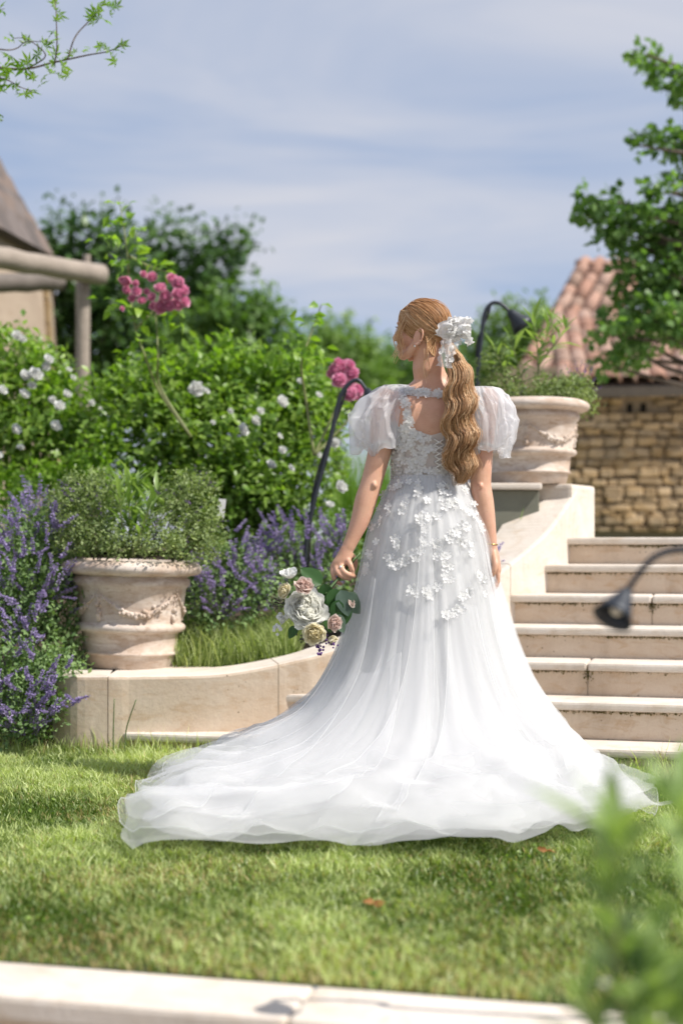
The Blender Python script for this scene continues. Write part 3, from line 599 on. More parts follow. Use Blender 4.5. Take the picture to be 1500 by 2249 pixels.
tree('round_tree', 'rounded mid green tree above the white rose bush', P(540, 1090, 17) * (1, 1, 0) + np.array((0, 0, .84)), [B(520, 690, 17, 50, 40), B(570, 670, 17, 22, 26), B(500, 760, 17, 80, 60), B(580, 740, 17, 55, 50), B(620, 790, 17, 50, 60), B(440, 760, 17, 60, 60), B(520, 850, 17, 110, 60)], .10, 1.9, LM['tree_mid'], .13, 23, group='trees behind the garden')
tree('far_tree', 'pale green far tree between the round tree and the bride', P(740, 1120, 34) * (1, 1, 0) + np.array((0, 0, .84)), [B(690, 770, 34, 60, 40), B(760, 750, 34, 42, 26), B(740, 800, 34, 80, 45), B(800, 790, 34, 30, 22), B(680, 840, 34, 70, 50), B(800, 840, 34, 60, 40)], .17, 1.8, LM['tree_light'], .2, 24, group='trees behind the garden')
tree('far_tree', 'low dark green tree line seen behind the turned face', P(870, 1150, 40) * (1, 1, 0) + np.array((0, 0, .84)), [B(850, 820, 40, 60, 40), B(910, 850, 40, 70, 60), B(830, 880, 40, 70, 50), B(990, 840, 40, 70, 60), B(940, 930, 40, 110, 80)], .2, 1.7, LM['tree_mid'], .2, 25, group='trees behind the garden')
tree('lime_green_tree', 'lime green tree behind the swan neck lamp by the right pot', P(1130, 1120, 26) * (1, 1, 0) + np.array((0, 0, .84)), [B(1100, 740, 26, 45, 46), B(1150, 730, 26, 45, 40), B(1200, 690, 26, 22, 30), B(1075, 810, 26, 60, 60), B(1180, 770, 26, 50, 50), B(1130, 860, 26, 90, 60)], .13, 1.8, LM['tree_light'], .17, 26, group='trees behind the garden')
YT = 10.8
tree('maple_tree', 'leafy green tree filling the right edge above the tiled roofs', P(1690, 1150, YT) * (1, 1, 0) + np.array((0, 0, .84)),
     [B(x, y, YT + .25 * math.sin(x * .7 + y), a, b) for x, y, a, b in [(1418, 118, 14, 16), (1435, 140, 18, 18), (1455, 165, 20, 14), (1480, 175, 22, 18), (1504, 190, 22, 26), (1490, 222, 14, 12), (1402, 318, 14, 12), (1430, 308, 22, 15), (1462, 308, 26, 17), (1495, 325, 26, 24), (1430, 424, 16, 10), (1462, 420, 20, 12), (1494, 408, 24, 20), (1278, 432, 14, 18), (1337, 436, 12, 18), (1290, 470, 26, 18), (1326, 476, 30, 20), (1384, 468, 26, 16), (1413, 474, 26, 18), (1362, 510, 34, 22), (1453, 485, 34, 24), (1490, 474, 30, 26), (1340, 532, 26, 22), (1399, 535, 40, 28), (1464, 535, 44, 30), (1510, 540, 40, 40), (1384, 579, 34, 24), (1445, 590, 46, 28), (1500, 610, 44, 40), (1402, 627, 40, 24), (1471, 645, 50, 30), (1362, 681, 36, 24), (1417, 690, 44, 28), (1475, 700, 46, 26), (1344, 736, 32, 24), (1399, 738, 40, 26), (1465, 738, 30, 14), (1372, 788, 28, 20), (1404, 776, 30, 18), (1540, 700, 40, 60), (1545, 450, 40, 60), (1550, 300, 40, 50), (1330, 800, 20, 14)]], .066, 1.45, LM['maple_far'], .14, 27, aspect=.8, side=True, ext=1.0)

# ---- overhanging maple branch, top left
def maple_leaf_mesh():
    V, F, R = [], [], []
    for k, (a, l) in enumerate([(0, 1), (.75, .82), (-.75, .82), (1.55, .5), (-1.55, .5)]):
        d = np.array((math.sin(a), math.cos(a), 0)); s = np.array((d[1], -d[0], 0)); b = len(V)
        V += [np.zeros(3), d * l * .45 + s * .13 * l + (0, 0, .04), d * l * .45 + (0, 0, -.02), d * l * .45 - s * .13 * l + (0, 0, .04), d * l + (0, 0, -.10)]
        F += [[b, b + 1, b + 2], [b, b + 2, b + 3], [b + 1, b + 4, b + 2], [b + 2, b + 4, b + 3]]; R += [.5] * 5
    return np.array(V), F, R
mls = []
for k in range(4):
    V, F, R = maple_leaf_mesh(); me = mesh('leaf', V, F, False, np.full(len(V), .1 + .28 * k)); me.materials.append(LM['maple']); mls.append(me)
YB = 6.4; rm = np.random.default_rng(31)
mbx = thing('maple_branch', 'thin maple branch with pointed green leaves hanging into the top left corner', 'branch', P(-160, 120, YB))
arms = [[(-160, 120), (30, 150), (120, 135), (190, 120), (235, 112), (272, 98)], [(120, 140), (125, 100), (124, 50), (122, 5), (118, -40)], [(148, 130), (165, 80), (195, 45), (225, 10), (235, -30)], [(-100, 165), (0, 170), (45, 190), (70, 198)], [(-60, 95), (10, 108), (38, 104), (60, 90), (120, 92)], [(-90, 225), (-20, 250), (6, 264)], [(-80, 20), (-30, 25), (10, 18)], [(60, 150), (100, 120), (60, 85), (30, 82)]]
spots = [(20, 120, 1.1), (55, 145, 1.5), (8, 150, 1.3), (0, 176, 1.3), (45, 150, 1.2), (35, 195, 1.1), (62, 200, 1.2), (90, 185, 1.0), (24, 188, 1.2), (5, 200, 1), (85, 118, 1.1), (110, 90, 1.0), (60, 95, .9), (30, 85, .9), (50, 78, .6), (100, 100, .9), (120, 120, 1.0), (140, 125, 1.2), (135, 145, 1.2), (105, 152, 1.1), (150, 165, 1.0), (158, 118, .8), (182, 112, .7), (235, 108, 1.0), (255, 104, 1.0), (275, 98, 1.0), (248, 112, .9), (228, 100, .8), (255, 135, .9), (130, 28, 1.0), (125, 45, .7), (122, 8, .9), (195, 22, 1.0), (208, 30, 1.2), (215, 12, 1.2), (232, 10, 1.1), (228, 42, 1.1), (245, 16, .9), (200, 40, .9), (4, 22, 1.2), (2, 264, 1.0), (-12, 255, 1.2), (20, 160, 1.2), (75, 168, 1.1), (115, 160, .8), (120, 75, .6), (-15, 130, 1.3), (-20, 180, 1.3), (-18, 100, 1.2)]
for k, a in enumerate(arms):
    C = catmull([P(x, y, YB + .08 * math.sin(k * 3 + i)) for i, (x, y) in enumerate(a)], 26); part('twig', *tube(C, np.linspace(.006 if k == 0 else .0038, .0014, 26), 6), M_BARK, mbx)
for (x, y, s) in spots + [(x + rm.normal(0, 11), y + rm.normal(0, 9), s * .85) for (x, y, s) in spots]:
    p0 = P(x, y, YB + rm.uniform(-.12, .12)); E = Euler((rm.normal(.5, .6), rm.normal(0, .7), rm.uniform(0, 6.28)))
    inst('leaf', mls[rm.integers(4)], mbx, Matrix.Translation(Vector(p0)) @ E.to_matrix().to_4x4() @ Matrix.Scale(.058 * s * rm.uniform(.8, 1.1), 4))

# ---- roses
def petal(w, l, cup, curl, ruf, rng, nu=5, nv=5):
    V = []
    for b in np.linspace(0, 1, nv):
        ww = w * math.sin(math.pi * min(1, .12 + b * .80)) ** .6
        for a in np.linspace(-1, 1, nu):
            z = cup * b * b * l + abs(a) ** 2 * ww * .45; y = b * l - curl * b ** 3 * l * .4
            V.append((a * ww, y * .9, z - curl * b ** 4 * l * .25 + ruf * l * math.sin(a * 5 + rng.random() * 2) * b * b * .12))
    F = [[r * nu + c, r * nu + c + 1, (r + 1) * nu + c + 1, (r + 1) * nu + c] for r in range(nv - 1) for c in range(nu - 1)]
    return np.array(V), F
def rose(rng, layers=6, per=(3, 4, 5, 6, 7, 8), size=1.0, ruf=.3, open_=1.0, core=False):
    """a double flower of radius ~size opening along +Z, made of overlapping cupped petals"""
    mb = MB()
    for L in range(layers):
        f = (L + .5) / layers; n = per[min(L, len(per) - 1)]; a0 = rng.random() * 6
        for k in range(n):
            V, F = petal(size * (.26 + .34 * f) * rng.uniform(.85, 1.15), size * (.50 + .38 * f) * rng.uniform(.88, 1.1), .55 - .3 * f, .25 + .7 * f * open_, ruf, rng)
            el = math.radians(84 - 78 * f * open_ + rng.normal(0, 5)); az = a0 + k * 2 * math.pi / n + rng.normal(0, .12)
            M = Matrix.Rotation(az, 3, 'Z') @ Matrix.Rotation(el, 3, 'X'); V = V @ np.array(M).T
            V += np.array((-math.sin(az), math.cos(az), 0)) * size * .05 * f * 2 + np.array((0, 0, -.16 * size * f))
            mb.add(V, F, np.clip(f * .8 + rng.random() * .3, 0, 1))
    return np.concatenate(mb.V), mb.F, np.concatenate(mb.R)
def dirmat(p, d, roll=0.0, s=1.0):
    return Matrix.Translation(Vector(p)) @ Vector(unit(d)).to_track_quat('Z', 'Y').to_matrix().to_4x4() @ Matrix.Rotation(roll, 4, 'Z') @ Matrix.Scale(s, 4)
rr_ = np.random.default_rng(41)
def flower_meshes(name, n, mat, **k):
    out = []
    for i in range(n):
        V, F, R = rose(rr_, **k); me = mesh(name, V, F, True, R); me.materials.append(mat); out.append(me)
    return out
WR = flower_meshes('rose_bloom', 4, FM['white'], layers=4, per=(3, 5, 6, 7), ruf=.5)
PR = flower_meshes('rose_bloom', 4, FM['pink'], layers=6, per=(4, 6, 8, 9, 10, 10), ruf=.5, open_=1.15)
def shrub(name, label, cat, base, blobs, size, dens, mat, seed, group=None, stems=7, flowers=(), fm=None, aspect=.55, young=None):
    rng = np.random.default_rng(seed); t = thing(name, label, cat, base, group); base = np.array(base, float)
    V, F, R = foliage(blobs, size, dens, rng, simple=False, aspect=aspect); part('foliage', V, F, mat, t, False, R, 'stuff')
    if young:
        V, F, R = foliage(young, size * 1.05, dens * .8, rng, simple=False, aspect=aspect, up=1.2); part('young_shoots', V, F, LM['rose_young'], t, False, R, 'stuff')
    for k in range(stems):
        c = np.array(blobs[rng.integers(len(blobs))][0]); b = base + rng.normal(0, .06, 3) * (1, 1, 0); C = catmull([b, (b + c) / 2 + rng.normal(0, .05, 3), c], 9); part('stem', *tube(C, np.linspace(.011, .004, 9), 6), M_CANE, t)
    for (x, y, Y, rp) in flowers:
        p0 = P(x, y, Y); d = np.array((rng.normal(.25, .35), -1, rng.normal(.35, .3))); d = d + np.array((.5, 0, .2)); inst('rose_bloom', fm[rng.integers(len(fm))], t, dirmat(p0 - (0, .06, 0), d, rng.random() * 6, 1.3 * rp * Y / FPX))
    return t
shrub('white_rose_bush', 'large white flowering rose bush between the pergola and the bride', 'rose bush', P(500, 1180, 8.3) * (1, 1, 0) + np.array((0, 0, .72)),
      [B(290, 900, 8.3, 60, 70), B(340, 960, 8.2, 90, 90), B(330, 860, 8.4, 50, 40), B(430, 900, 8.3, 80, 70), B(480, 850, 8.4, 60, 50), B(470, 980, 8.1, 90, 80), B(560, 880, 8.3, 80, 70), B(610, 870, 8.4, 50, 40), B(640, 900, 8.3, 70, 60), B(690, 900, 8.3, 45, 70), B(580, 990, 8.0, 90, 80), B(670, 980, 8.1, 70, 80), B(540, 1080, 7.95, 90, 80), B(640, 1080, 8.0, 80, 70), B(440, 1060, 8.1, 70, 60), B(390, 1040, 8.3, 70, 50), B(490, 1150, 8.1, 80, 50), B(600, 1140, 8.1, 90, 50), B(500, 800, 8.3, 12, 34), B(545, 815, 8.3, 14, 30), B(400, 830, 8.3, 14, 30), B(250, 860, 8.3, 16, 30), B(590, 820, 8.3, 20, 24), B(470, 810, 8.3, 12, 26), B(640, 835, 8.3, 22, 26), B(235, 950, 8.2, 18, 40)], .05, 1.45, LM['rose'], 51, stems=12, young=[B(x, y, 8.2, a, b) for x, y, a, b in ((492, 790, 9, 26), (470, 815, 8, 22), (530, 815, 10, 24), (410, 815, 9, 24), (385, 835, 8, 20), (560, 825, 9, 22), (610, 825, 12, 20), (255, 850, 10, 24), (640, 810, 9, 26), (230, 900, 8, 30), (720, 880, 10, 26), (440, 835, 9, 18), (330, 840, 10, 22), (590, 850, 10, 20), (680, 850, 12, 18), (500, 870, 22, 16), (560, 900, 26, 14), (400, 900, 26, 14), (320, 920, 24, 14), (640, 930, 24, 14))],
      flowers=[(433, 857, 7.8, 21), (455, 862, 7.9, 10), (534, 946, 7.5, 18), (563, 925, 7.8, 14), (620, 885, 7.7, 17), (596, 1022, 7.5, 14), (621, 990, 7.5, 11), (615, 960, 7.7, 9), (735, 975, 7.7, 14), (748, 1070, 7.4, 18), (700, 870, 7.9, 10), (640, 1030, 7.5, 10), (508, 905, 7.7, 8), (573, 905, 7.7, 11), (660, 840, 8.0, 9), (725, 1110, 7.5, 12), (700, 1000, 7.6, 9), (470, 930, 7.7, 7)], fm=WR)
shrub('white_rose_bush', 'white rose bush in front of the pergola post at the left edge', 'rose bush', P(80, 1180, 8.6) * (1, 1, 0) + np.array((0, 0, .75)),
      [B(60, 830, 8.6, 50, 60), B(20, 800, 8.7, 40, 50), B(120, 870, 8.6, 50, 50), B(30, 900, 8.5, 70, 60), B(100, 950, 8.4, 80, 60), B(30, 990, 8.4, 80, 60), B(170, 900, 8.6, 30, 30), B(170, 970, 8.5, 40, 50), B(110, 1030, 8.4, 70, 50), B(-40, 900, 8.5, 60, 90), B(40, 770, 8.6, 22, 30), B(110, 825, 8.5, 24, 26), B(215, 900, 8.5, 20, 14)], .05, 1.4, LM['rose'], 52, stems=8, young=[B(x, y, 8.4, a, b) for x, y, a, b in ((20, 760, 9, 26), (60, 790, 10, 22), (105, 840, 10, 20), (150, 880, 10, 20), (90, 880, 20, 12), (20, 860, 20, 12))],
      flowers=[(42, 740, 8.4, 14), (55, 748, 8.4, 10), (110, 792, 8.2, 14), (105, 808, 8.2, 12), (62, 828, 8.0, 16), (82, 826, 8.0, 20), (58, 868, 8.0, 15), (75, 850, 8.0, 12), (126, 938, 7.9, 16), (40, 945, 7.9, 15), (135, 895, 8.0, 16), (152, 868, 8.1, 12), (120, 880, 8.1, 10), (205, 886, 8.0, 9), (225, 900, 8.0, 6), (10, 860, 8.1, 14), (156, 815, 8.3, 8), (165, 832, 8.3, 8), (50, 985, 7.9, 10), (0, 1000, 7.9, 13)], fm=WR)
shrub('golden_shrub', 'yellow green leafy shrub between the two white rose bushes', 'shrub', G0(215, 8.0, .7), [B(215, 1010, 8.0, 40, 40), B(245, 1050, 8.0, 45, 40), B(190, 1070, 7.9, 40, 40), B(150, 1060, 8.0, 40, 40), B(235, 970, 8.1, 30, 30), B(100, 1090, 8.0, 60, 40), B(280, 1090, 7.9, 50, 40), B(30, 1090, 8.0, 60, 40)], .04, 1.2, LM['rose_young'], 57, stems=4)
def cane_rose(label, Y, cane, leaflets, blooms, seed, lm='rose_young'):
    rng = np.random.default_rng(seed); t = thing('climbing_rose', label, 'climbing rose', P(*cane[0][0], Y), 'tall canes of the pink climbing rose')
    for c in cane: part('cane', *tube(catmull([P(x, y, Y + .05 * math.sin(i * 2.1)) for i, (x, y) in enumerate(c)], 24), np.linspace(.0085, .0022, 24), 6), M_CANE, t)
    ms = []
    for k in range(4):
        V, F = leaf_cloud(np.zeros((1, 3)), np.array([[0, 1.0, 0]]), 1.0, .56, .35, False, rng, .25, nrm=np.array([[0, 0, 1.0]])); me = mesh('leaf', V, F, True, np.full(8, .1 + .27 * k)); me.materials.append(LM[lm]); ms.append(me)
    for (x, y, n, sp) in leaflets:
        for k in range(n):
            p0 = P(x + rng.normal(0, sp), y + rng.normal(0, sp * .5), Y + rng.normal(0, .06)); d = unit(np.array((rng.normal(0, 1), rng.normal(-.3, .6), rng.normal(-.05, .45))))
            q = Vector(d).to_track_quat('Y', 'Z'); inst('leaf', ms[rng.integers(4)], t, Matrix.Translation(Vector(p0)) @ q.to_matrix().to_4x4() @ Matrix.Rotation(rng.normal(0, .5), 4, 'Y') @ Matrix.Scale(rng.uniform(.05, .085), 4))
    for (x, y, rp) in blooms:
        d = np.array((rng.normal(.2, .5), -1, rng.normal(.3, .4))); inst('rose_bloom', PR[rng.integers(4)], t, dirmat(P(x, y, Y - rng.uniform(.02, .12)), d, rng.random() * 6, 1.4 * rp * Y / FPX))
cane_rose('tall climbing rose cane topped by a large magenta pink cluster against dark trees', 7.6, [[(420, 960), (350, 860), (318, 780), (298, 720), (285, 640), (280, 560), (272, 500), (262, 440)], [(420, 960), (352, 850), (347, 790), (345, 730), (340, 680)], [(280, 560), (330, 585), (380, 600)], [(300, 720), (340, 680), (380, 640)]],
   [(258, 452, 3, 9), (285, 460, 3, 9), (244, 478, 3, 10), (270, 492, 5, 14), (295, 497, 3, 8), (232, 522, 4, 12), (262, 520, 4, 12), (270, 545, 4, 14), (300, 540, 5, 12), (318, 548, 3, 8), (258, 580, 6, 16), (300, 575, 5, 14), (338, 582, 5, 12), (370, 598, 5, 12), (240, 660, 4, 10), (262, 672, 4, 12), (290, 690, 7, 16), (330, 700, 8, 18), (370, 690, 7, 14), (395, 715, 4, 10), (300, 735, 6, 14), (340, 740, 7, 16), (375, 745, 4, 12), (270, 775, 5, 14), (320, 770, 6, 16), (365, 790, 5, 12), (385, 808, 4, 10), (330, 810, 5, 14)],
   [(275, 615, 15), (278, 638, 11), (268, 677, 6), (300, 640, 12), (316, 602, 9), (334, 608, 13), (290, 655, 9), (312, 660, 11), (334, 652, 11), (352, 632, 14), (362, 650, 15), (378, 612, 14), (392, 622, 16), (403, 640, 15), (404, 662, 15), (388, 668, 16), (372, 672, 15), (352, 675, 15), (338, 672, 11), (390, 645, 15), (322, 640, 8), (358, 665, 13), (298, 622, 8)], 61)
cane_rose('slim climbing rose shoot with yellow green leaves above the pale pink pompon roses', 7.3, [[(690, 1000), (672, 880), (662, 800), (680, 740), (698, 690), (706, 668)], [(690, 1000), (735, 900), (745, 850)], [(690, 1000), (765, 920), (770, 870)]],
   [(704, 672, 2, 5), (690, 690, 3, 7), (660, 712, 4, 8), (700, 715, 2, 7), (660, 745, 6, 13), (685, 752, 5, 12), (702, 758, 3, 8), (655, 780, 6, 12), (610, 775, 5, 10), (685, 785, 6, 12), (705, 785, 4, 9), (660, 820, 6, 14), (725, 870, 4, 8)], [(738, 812, 19), (757, 808, 20), (772, 820, 17), (745, 835, 18), (765, 838, 17), (728, 820, 12), (742, 798, 14), (768, 802, 13), (770, 866, 18), (786, 856, 15), (780, 872, 13), (764, 850, 13)], 62)

# ---- catmint, sage, blades
def spikes(n, roots, tips, rng, fl=.0098, per=60, mat='violet'):
    Vs, Fs, Rs, off, SV = [], [], [], 0, MB()
    for a, b in zip(roots, tips):
        C = catmull([a, (a + b) / 2 + rng.normal(0, .012, 3), b], 10); SV.add(*tube(C, np.linspace(.0017, .0008, 10), 4, False))
        L = np.linalg.norm(b - a); fr = min(.9, .11 / L); m = per; tt = 1 - fr * (np.floor(rng.random(m) * 7) / 7 + rng.normal(0, .018, m)).clip(0, 1)
        q = np.stack([np.interp(tt, np.linspace(0, 1, 10), C[:, d]) for d in range(3)], 1); dr = unit(rng.normal(0, 1, (m, 3)) * (1, 1, .35)); wid = (1.25 - tt)[:, None] * 1.0
        V, F = leaf_cloud(q + dr * .002, dr + np.array((0, 0, .5)), fl * rng.uniform(.7, 1.5, m) * (.75 + .6 * np.clip((1 - tt) / fr, 0, 1)), .75, simple=True, rng=rng)
        Vs.append(V); Fs.append(F + off); off += len(V); Rs.append(rep(np.clip(rng.random() * .4 + rng.random(m) * .6, 0, 1), 4))
    return np.concatenate(Vs), np.concatenate(Fs), np.concatenate(Rs), SV
def catmint(label, base, blobs, tips, Y, seed, size=.022, dens=.72, per=66):
    rng = np.random.default_rng(seed); t = thing('catmint_plant', label, 'catmint', base, 'violet catmint along the bed'); base = np.array(base, float)
    V, F, R = foliage(blobs, size, dens, rng, simple=True, aspect=.6); part('foliage', V, F, LM['cat'], t, False, R, 'stuff')
    tp = np.array([P(x, y, Yv) for x, y, Yv in tips]); cs = np.array([b[0] for b in blobs]); rt = np.array([cs[np.argmin(np.linalg.norm(cs - q, axis=1) + rng.random(len(cs)) * .1)] * (1, 1, 1) - (0, 0, .05) for q in tp])
    V, F, R, SV = spikes(len(tp), rt, tp, rng, per=per); part('flower_spikes', V, F, FM['violet'], t, False, R, 'stuff')
    SV.out('stems', M_STEM, t, False, 'stuff'); return t
def scat(n, x0, x1, y0, y1, Y0, Y1, rng, k=0): return [(rng.uniform(x0, x1), rng.uniform(y0, y1), rng.uniform(Y0, Y1)) for _ in range(n)]
rc = np.random.default_rng(71)
G = lambda x, Y, z: (P(x, 0, Y)[0], Y, z)
catmint('violet catmint mass at the left edge beside the tilted pot', G(60, 6.5, .25), [B(40, 1230, 6.5, 80, 90), B(110, 1200, 6.6, 70, 80), B(90, 1320, 6.4, 80, 80), B(20, 1330, 6.4, 70, 90), B(150, 1330, 6.5, 40, 90), B(60, 1420, 6.3, 90, 70), B(140, 1440, 6.4, 40, 80)], scat(112, -20, 175, 1100, 1340, 6.1, 6.6, rc) + scat(30, -10, 150, 1040, 1150, 6.5, 6.9, rc) + scat(22, -10, 110, 1300, 1440, 5.95, 6.2, rc), 6.5, 72)
catmint('low violet catmint spilling over the lawn corner beside the wall end', G(40, 6.0, .05), [B(30, 1540, 6.0, 60, 60), B(90, 1530, 6.05, 60, 60), B(-20, 1500, 6.0, 60, 80), B(110, 1480, 6.1, 60, 50), B(60, 1590, 5.95, 60, 30)], scat(58, -20, 130, 1460, 1600, 5.75, 6.0, rc) + [(130, 1535, 5.8), (155, 1530, 5.8), (180, 1532, 5.78), (170, 1545, 5.8), (195, 1530, 5.76), (140, 1550, 5.8), (160, 1442, 5.9), (130, 1440, 5.9), (60, 1405, 5.9), (55, 1418, 5.9)], 6.0, 73)
catmint('violet catmint behind the wall between the tilted pot and the bouquet', G(500, 6.9, .45), [B(450, 1250, 6.9, 60, 80), B(520, 1270, 6.9, 60, 70), B(580, 1300, 6.8, 60, 60), B(480, 1340, 6.7, 60, 50), B(430, 1330, 6.8, 40, 60)], scat(98, 410, 600, 1180, 1350, 6.5, 6.9, rc) + scat(25, 540, 640, 1130, 1250, 6.9, 7.2, rc), 6.9, 74)
catmint('violet catmint around the lamp stem left of the bare arm', G(690, 7.2, .55), [B(640, 1230, 7.2, 60, 70), B(710, 1230, 7.3, 60, 80), B(690, 1310, 7.0, 70, 60), B(750, 1220, 7.2, 40, 80)], scat(88, 560, 770, 1110, 1290, 6.8, 7.3, rc) + [(720, 1150, 7), (740, 1130, 7), (755, 1120, 7), (700, 1180, 7), (640, 1130, 7)], 7.2, 75)
# leaning small catmint by the right hand
catmint('small catmint sprig leaning over the wall beside the right hand', G(1070, 6.55, .6), [B(1060, 1260, 6.75, 22, 30)], [(1104, 1192, 6.6), (1098, 1205, 6.6), (1106, 1232, 6.6), (1090, 1222, 6.6)], 6.6, 76, dens=.5)
def tuft(name, label, roots, h, w, lean, seed, mat='iris', cat='grass'):
    rng = np.random.default_rng(seed); roots = np.asarray(roots); V, F = grass_mesh(roots, h, w, lean, rng)
    return tag(part(name, V, F, LM[mat], None, False, rep(rng.random(len(roots)), 5), 'stuff'), label, cat)
def roots_px(n, x0, x1, y, Y0, Y1, rng, dy=0):
    x = rng.uniform(x0, x1, n); Y = rng.uniform(Y0, Y1, n); return np.array([P(a, y + rng.normal(0, dy), b) for a, b in zip(x, Y)])
def wallz(X, Y): return np.clip(.30 + np.clip((Y - 6.6) * .22, 0, .56), 0, 9)
r_ = np.random.default_rng(81)
rt = roots_px(2600, 385, 655, 1400, 6.42, 6.95, r_); rt[:, 2] = wallz(rt[:, 0], rt[:, 1]) + .0 + np.clip((rt[:, 0] + .5) * .16, 0, .1)
tuft('bed_grass', 'long green grass growing behind the curved wall beside the tilted pot', rt, r_.uniform(.08, .26, len(rt)), r_.uniform(.003, .007, len(rt)), .7, 82, 'grass')
rt = roots_px(1300, 730, 900, 1200, 8.6, 9.6, r_); rt[:, 2] = .62
tuft('tall_blade_grass', 'tall bright green blades standing behind the left sleeve and arm', rt, r_.uniform(.45, .98, len(rt)), r_.uniform(.006, .012, len(rt)), .22, 83)
rt = roots_px(420, -20, 120, 1200, 7.4, 8.0, r_); rt[:, 2] = .55
tuft('tall_blade_grass', 'pale green blades above the catmint at the left edge', rt, r_.uniform(.35, .66, len(rt)), r_.uniform(.004, .009, len(rt)), .35, 84)
rt = roots_px(160, 1085, 1150, 1200, 7.0, 7.5, r_); rt[:, 2] = .75
tuft('tall_blade_grass', 'thin green blades growing under the right pot behind the wall', rt, r_.uniform(.15, .36, len(rt)), r_.uniform(.004, .01, len(rt)), .5, 85)
rt = np.vstack([np.array([S(a, r_.uniform(-.06, .0), 0) for a in r_.uniform(-1.9, 1.1, 420)]), np.array([(x, 6.0 - r_.uniform(0, .09), 0) for x in r_.uniform(-1.25, -.85, 180)])])
tuft('uncut_grass', 'uncut grass tufts along the foot of the lowest step', rt, r_.uniform(.03, .11, len(rt)), r_.uniform(.0025, .005, len(rt)), .45, 86, 'grass')
wd = thing('tall_weed', 'two thin bare green weed stalks in front of the low wall', 'weed', P(255, 1655, 5.85))
for a in ([(250, 1660), (249, 1610), (251, 1535)], [(275, 1650), (278, 1600), (299, 1537)]): part('stalk', *tube(catmull([P(x, y, 5.85) for x, y in a], 10), np.linspace(.004, .0024, 10), 6), M_STEM, wd)

# ---- what grows in the pots
def oleander(name, label, base, shoots, Y, seed, ln=(.10, .15), group=None, scale=1.0, asp=.17):
    rng = np.random.default_rng(seed); t = thing(name, label, 'oleander', base, group); ms = []
    for k in range(5):
        V, F = leaf_cloud(np.zeros((1, 3)), np.array([[0, 1.0, 0]]), 1.0, asp, .5, False, rng, .12, nrm=np.array([[0, 0, 1.0]])); me = mesh('leaf', V, F, True, np.full(8, .08 + .22 * k)); me.materials.append(LM['olea']); ms.append(me)
    for (pts, n) in shoots:
        C = catmull([P(*q) for q in pts], 20); part('shoot', *tube(C, np.linspace(.006, .002, 20) * scale, 6), M_CANE, t)
        for k in range(n):
            f = .25 + .75 * (k + rng.random()) / n; p0 = C[min(19, int(f * 19))]; az = k * 2.4 + rng.normal(0, .3); el = .35 + .75 * f ** 2 + rng.normal(0, .2)
            d = np.array((math.cos(az) * math.cos(el), math.sin(az) * math.cos(el), math.sin(el))); q = Vector(d).to_track_quat('Y', 'Z')
            inst('leaf', ms[rng.integers(5)], t, Matrix.Translation(Vector(p0)) @ q.to_matrix().to_4x4() @ Matrix.Scale(rng.uniform(*ln), 4))
    return t
YL = 6.38; zt = POT_L[2] + .44
oleander('oleander', 'young oleander with long pale green leaves in the tilted pot', (POT_L[0], YL, zt), [([(282, 1225, YL), (285, 1150, YL), (280, 1060, YL - .05)], 26), ([(285, 1225, YL), (300, 1140, YL), (292, 1050, YL)], 26), ([(290, 1225, YL), (325, 1150, YL), (345, 1075, YL)], 20), ([(280, 1225, YL), (268, 1150, YL - .1), (262, 1075, YL - .1)], 18), ([(290, 1225, YL - .1), (312, 1160, YL - .1), (330, 1110, YL - .12)], 14), ([(290, 1225, YL - .1), (340, 1160, YL), (375, 1100, YL)], 10)], YL, 91, (.095, .155))
def sage(label, base, blobs, tips, seed, size=.016, dens=.75):
    rng = np.random.default_rng(seed); t = thing('sage_shrub', label, 'sage', base, 'small leaved sage in the pots')
    V, F, R = foliage(blobs, size, dens, rng, simple=True, aspect=.55, clump=.5, up=.9); part('foliage', V, F, LM['sage'], t, False, R, 'stuff')
    tp = np.array([P(*q) for q in tips]); cs = np.array([b[0] for b in blobs]); rt = np.array([cs[np.argmin(np.linalg.norm(cs - q, axis=1))] for q in tp])
    V, F, R, SV = spikes(len(tp), rt, tp, rng, .007, 20); part('flower_spikes', V, F, FM['plum'], t, False, R, 'stuff'); SV.out('stems', M_STEM, t, False, 'stuff')
    for b in blobs[::2]:
        c = np.array(b[0]); part('stem', *tube(catmull([np.array(base), (np.array(base) + c) / 2, c], 7), np.linspace(.005, .002, 7), 5), M_BARK, t)
r9 = np.random.default_rng(92)
sage('bushy grey green sage with plum flowers filling the left half of the tilted pot', G(215, 6.45, zt), [B(175, 1150, 6.45, 55, 50), B(150, 1110, 6.5, 40, 40), B(215, 1120, 6.45, 50, 60), B(185, 1070, 6.55, 40, 35), B(230, 1185, 6.35, 60, 35), B(170, 1195, 6.35, 40, 24), B(265, 1195, 6.3, 50, 24), B(240, 1080, 6.55, 36, 36)], [(110, 1090, 6.5), (102, 1110, 6.5), (130, 1055, 6.5), (150, 1050, 6.5), (200, 1050, 6.6), (245, 1050, 6.6), (210, 1060, 6.5), (165, 1060, 6.5), (225, 1040, 6.6)] + scat(12, 130, 260, 1060, 1180, 6.25, 6.4, r9), 93)
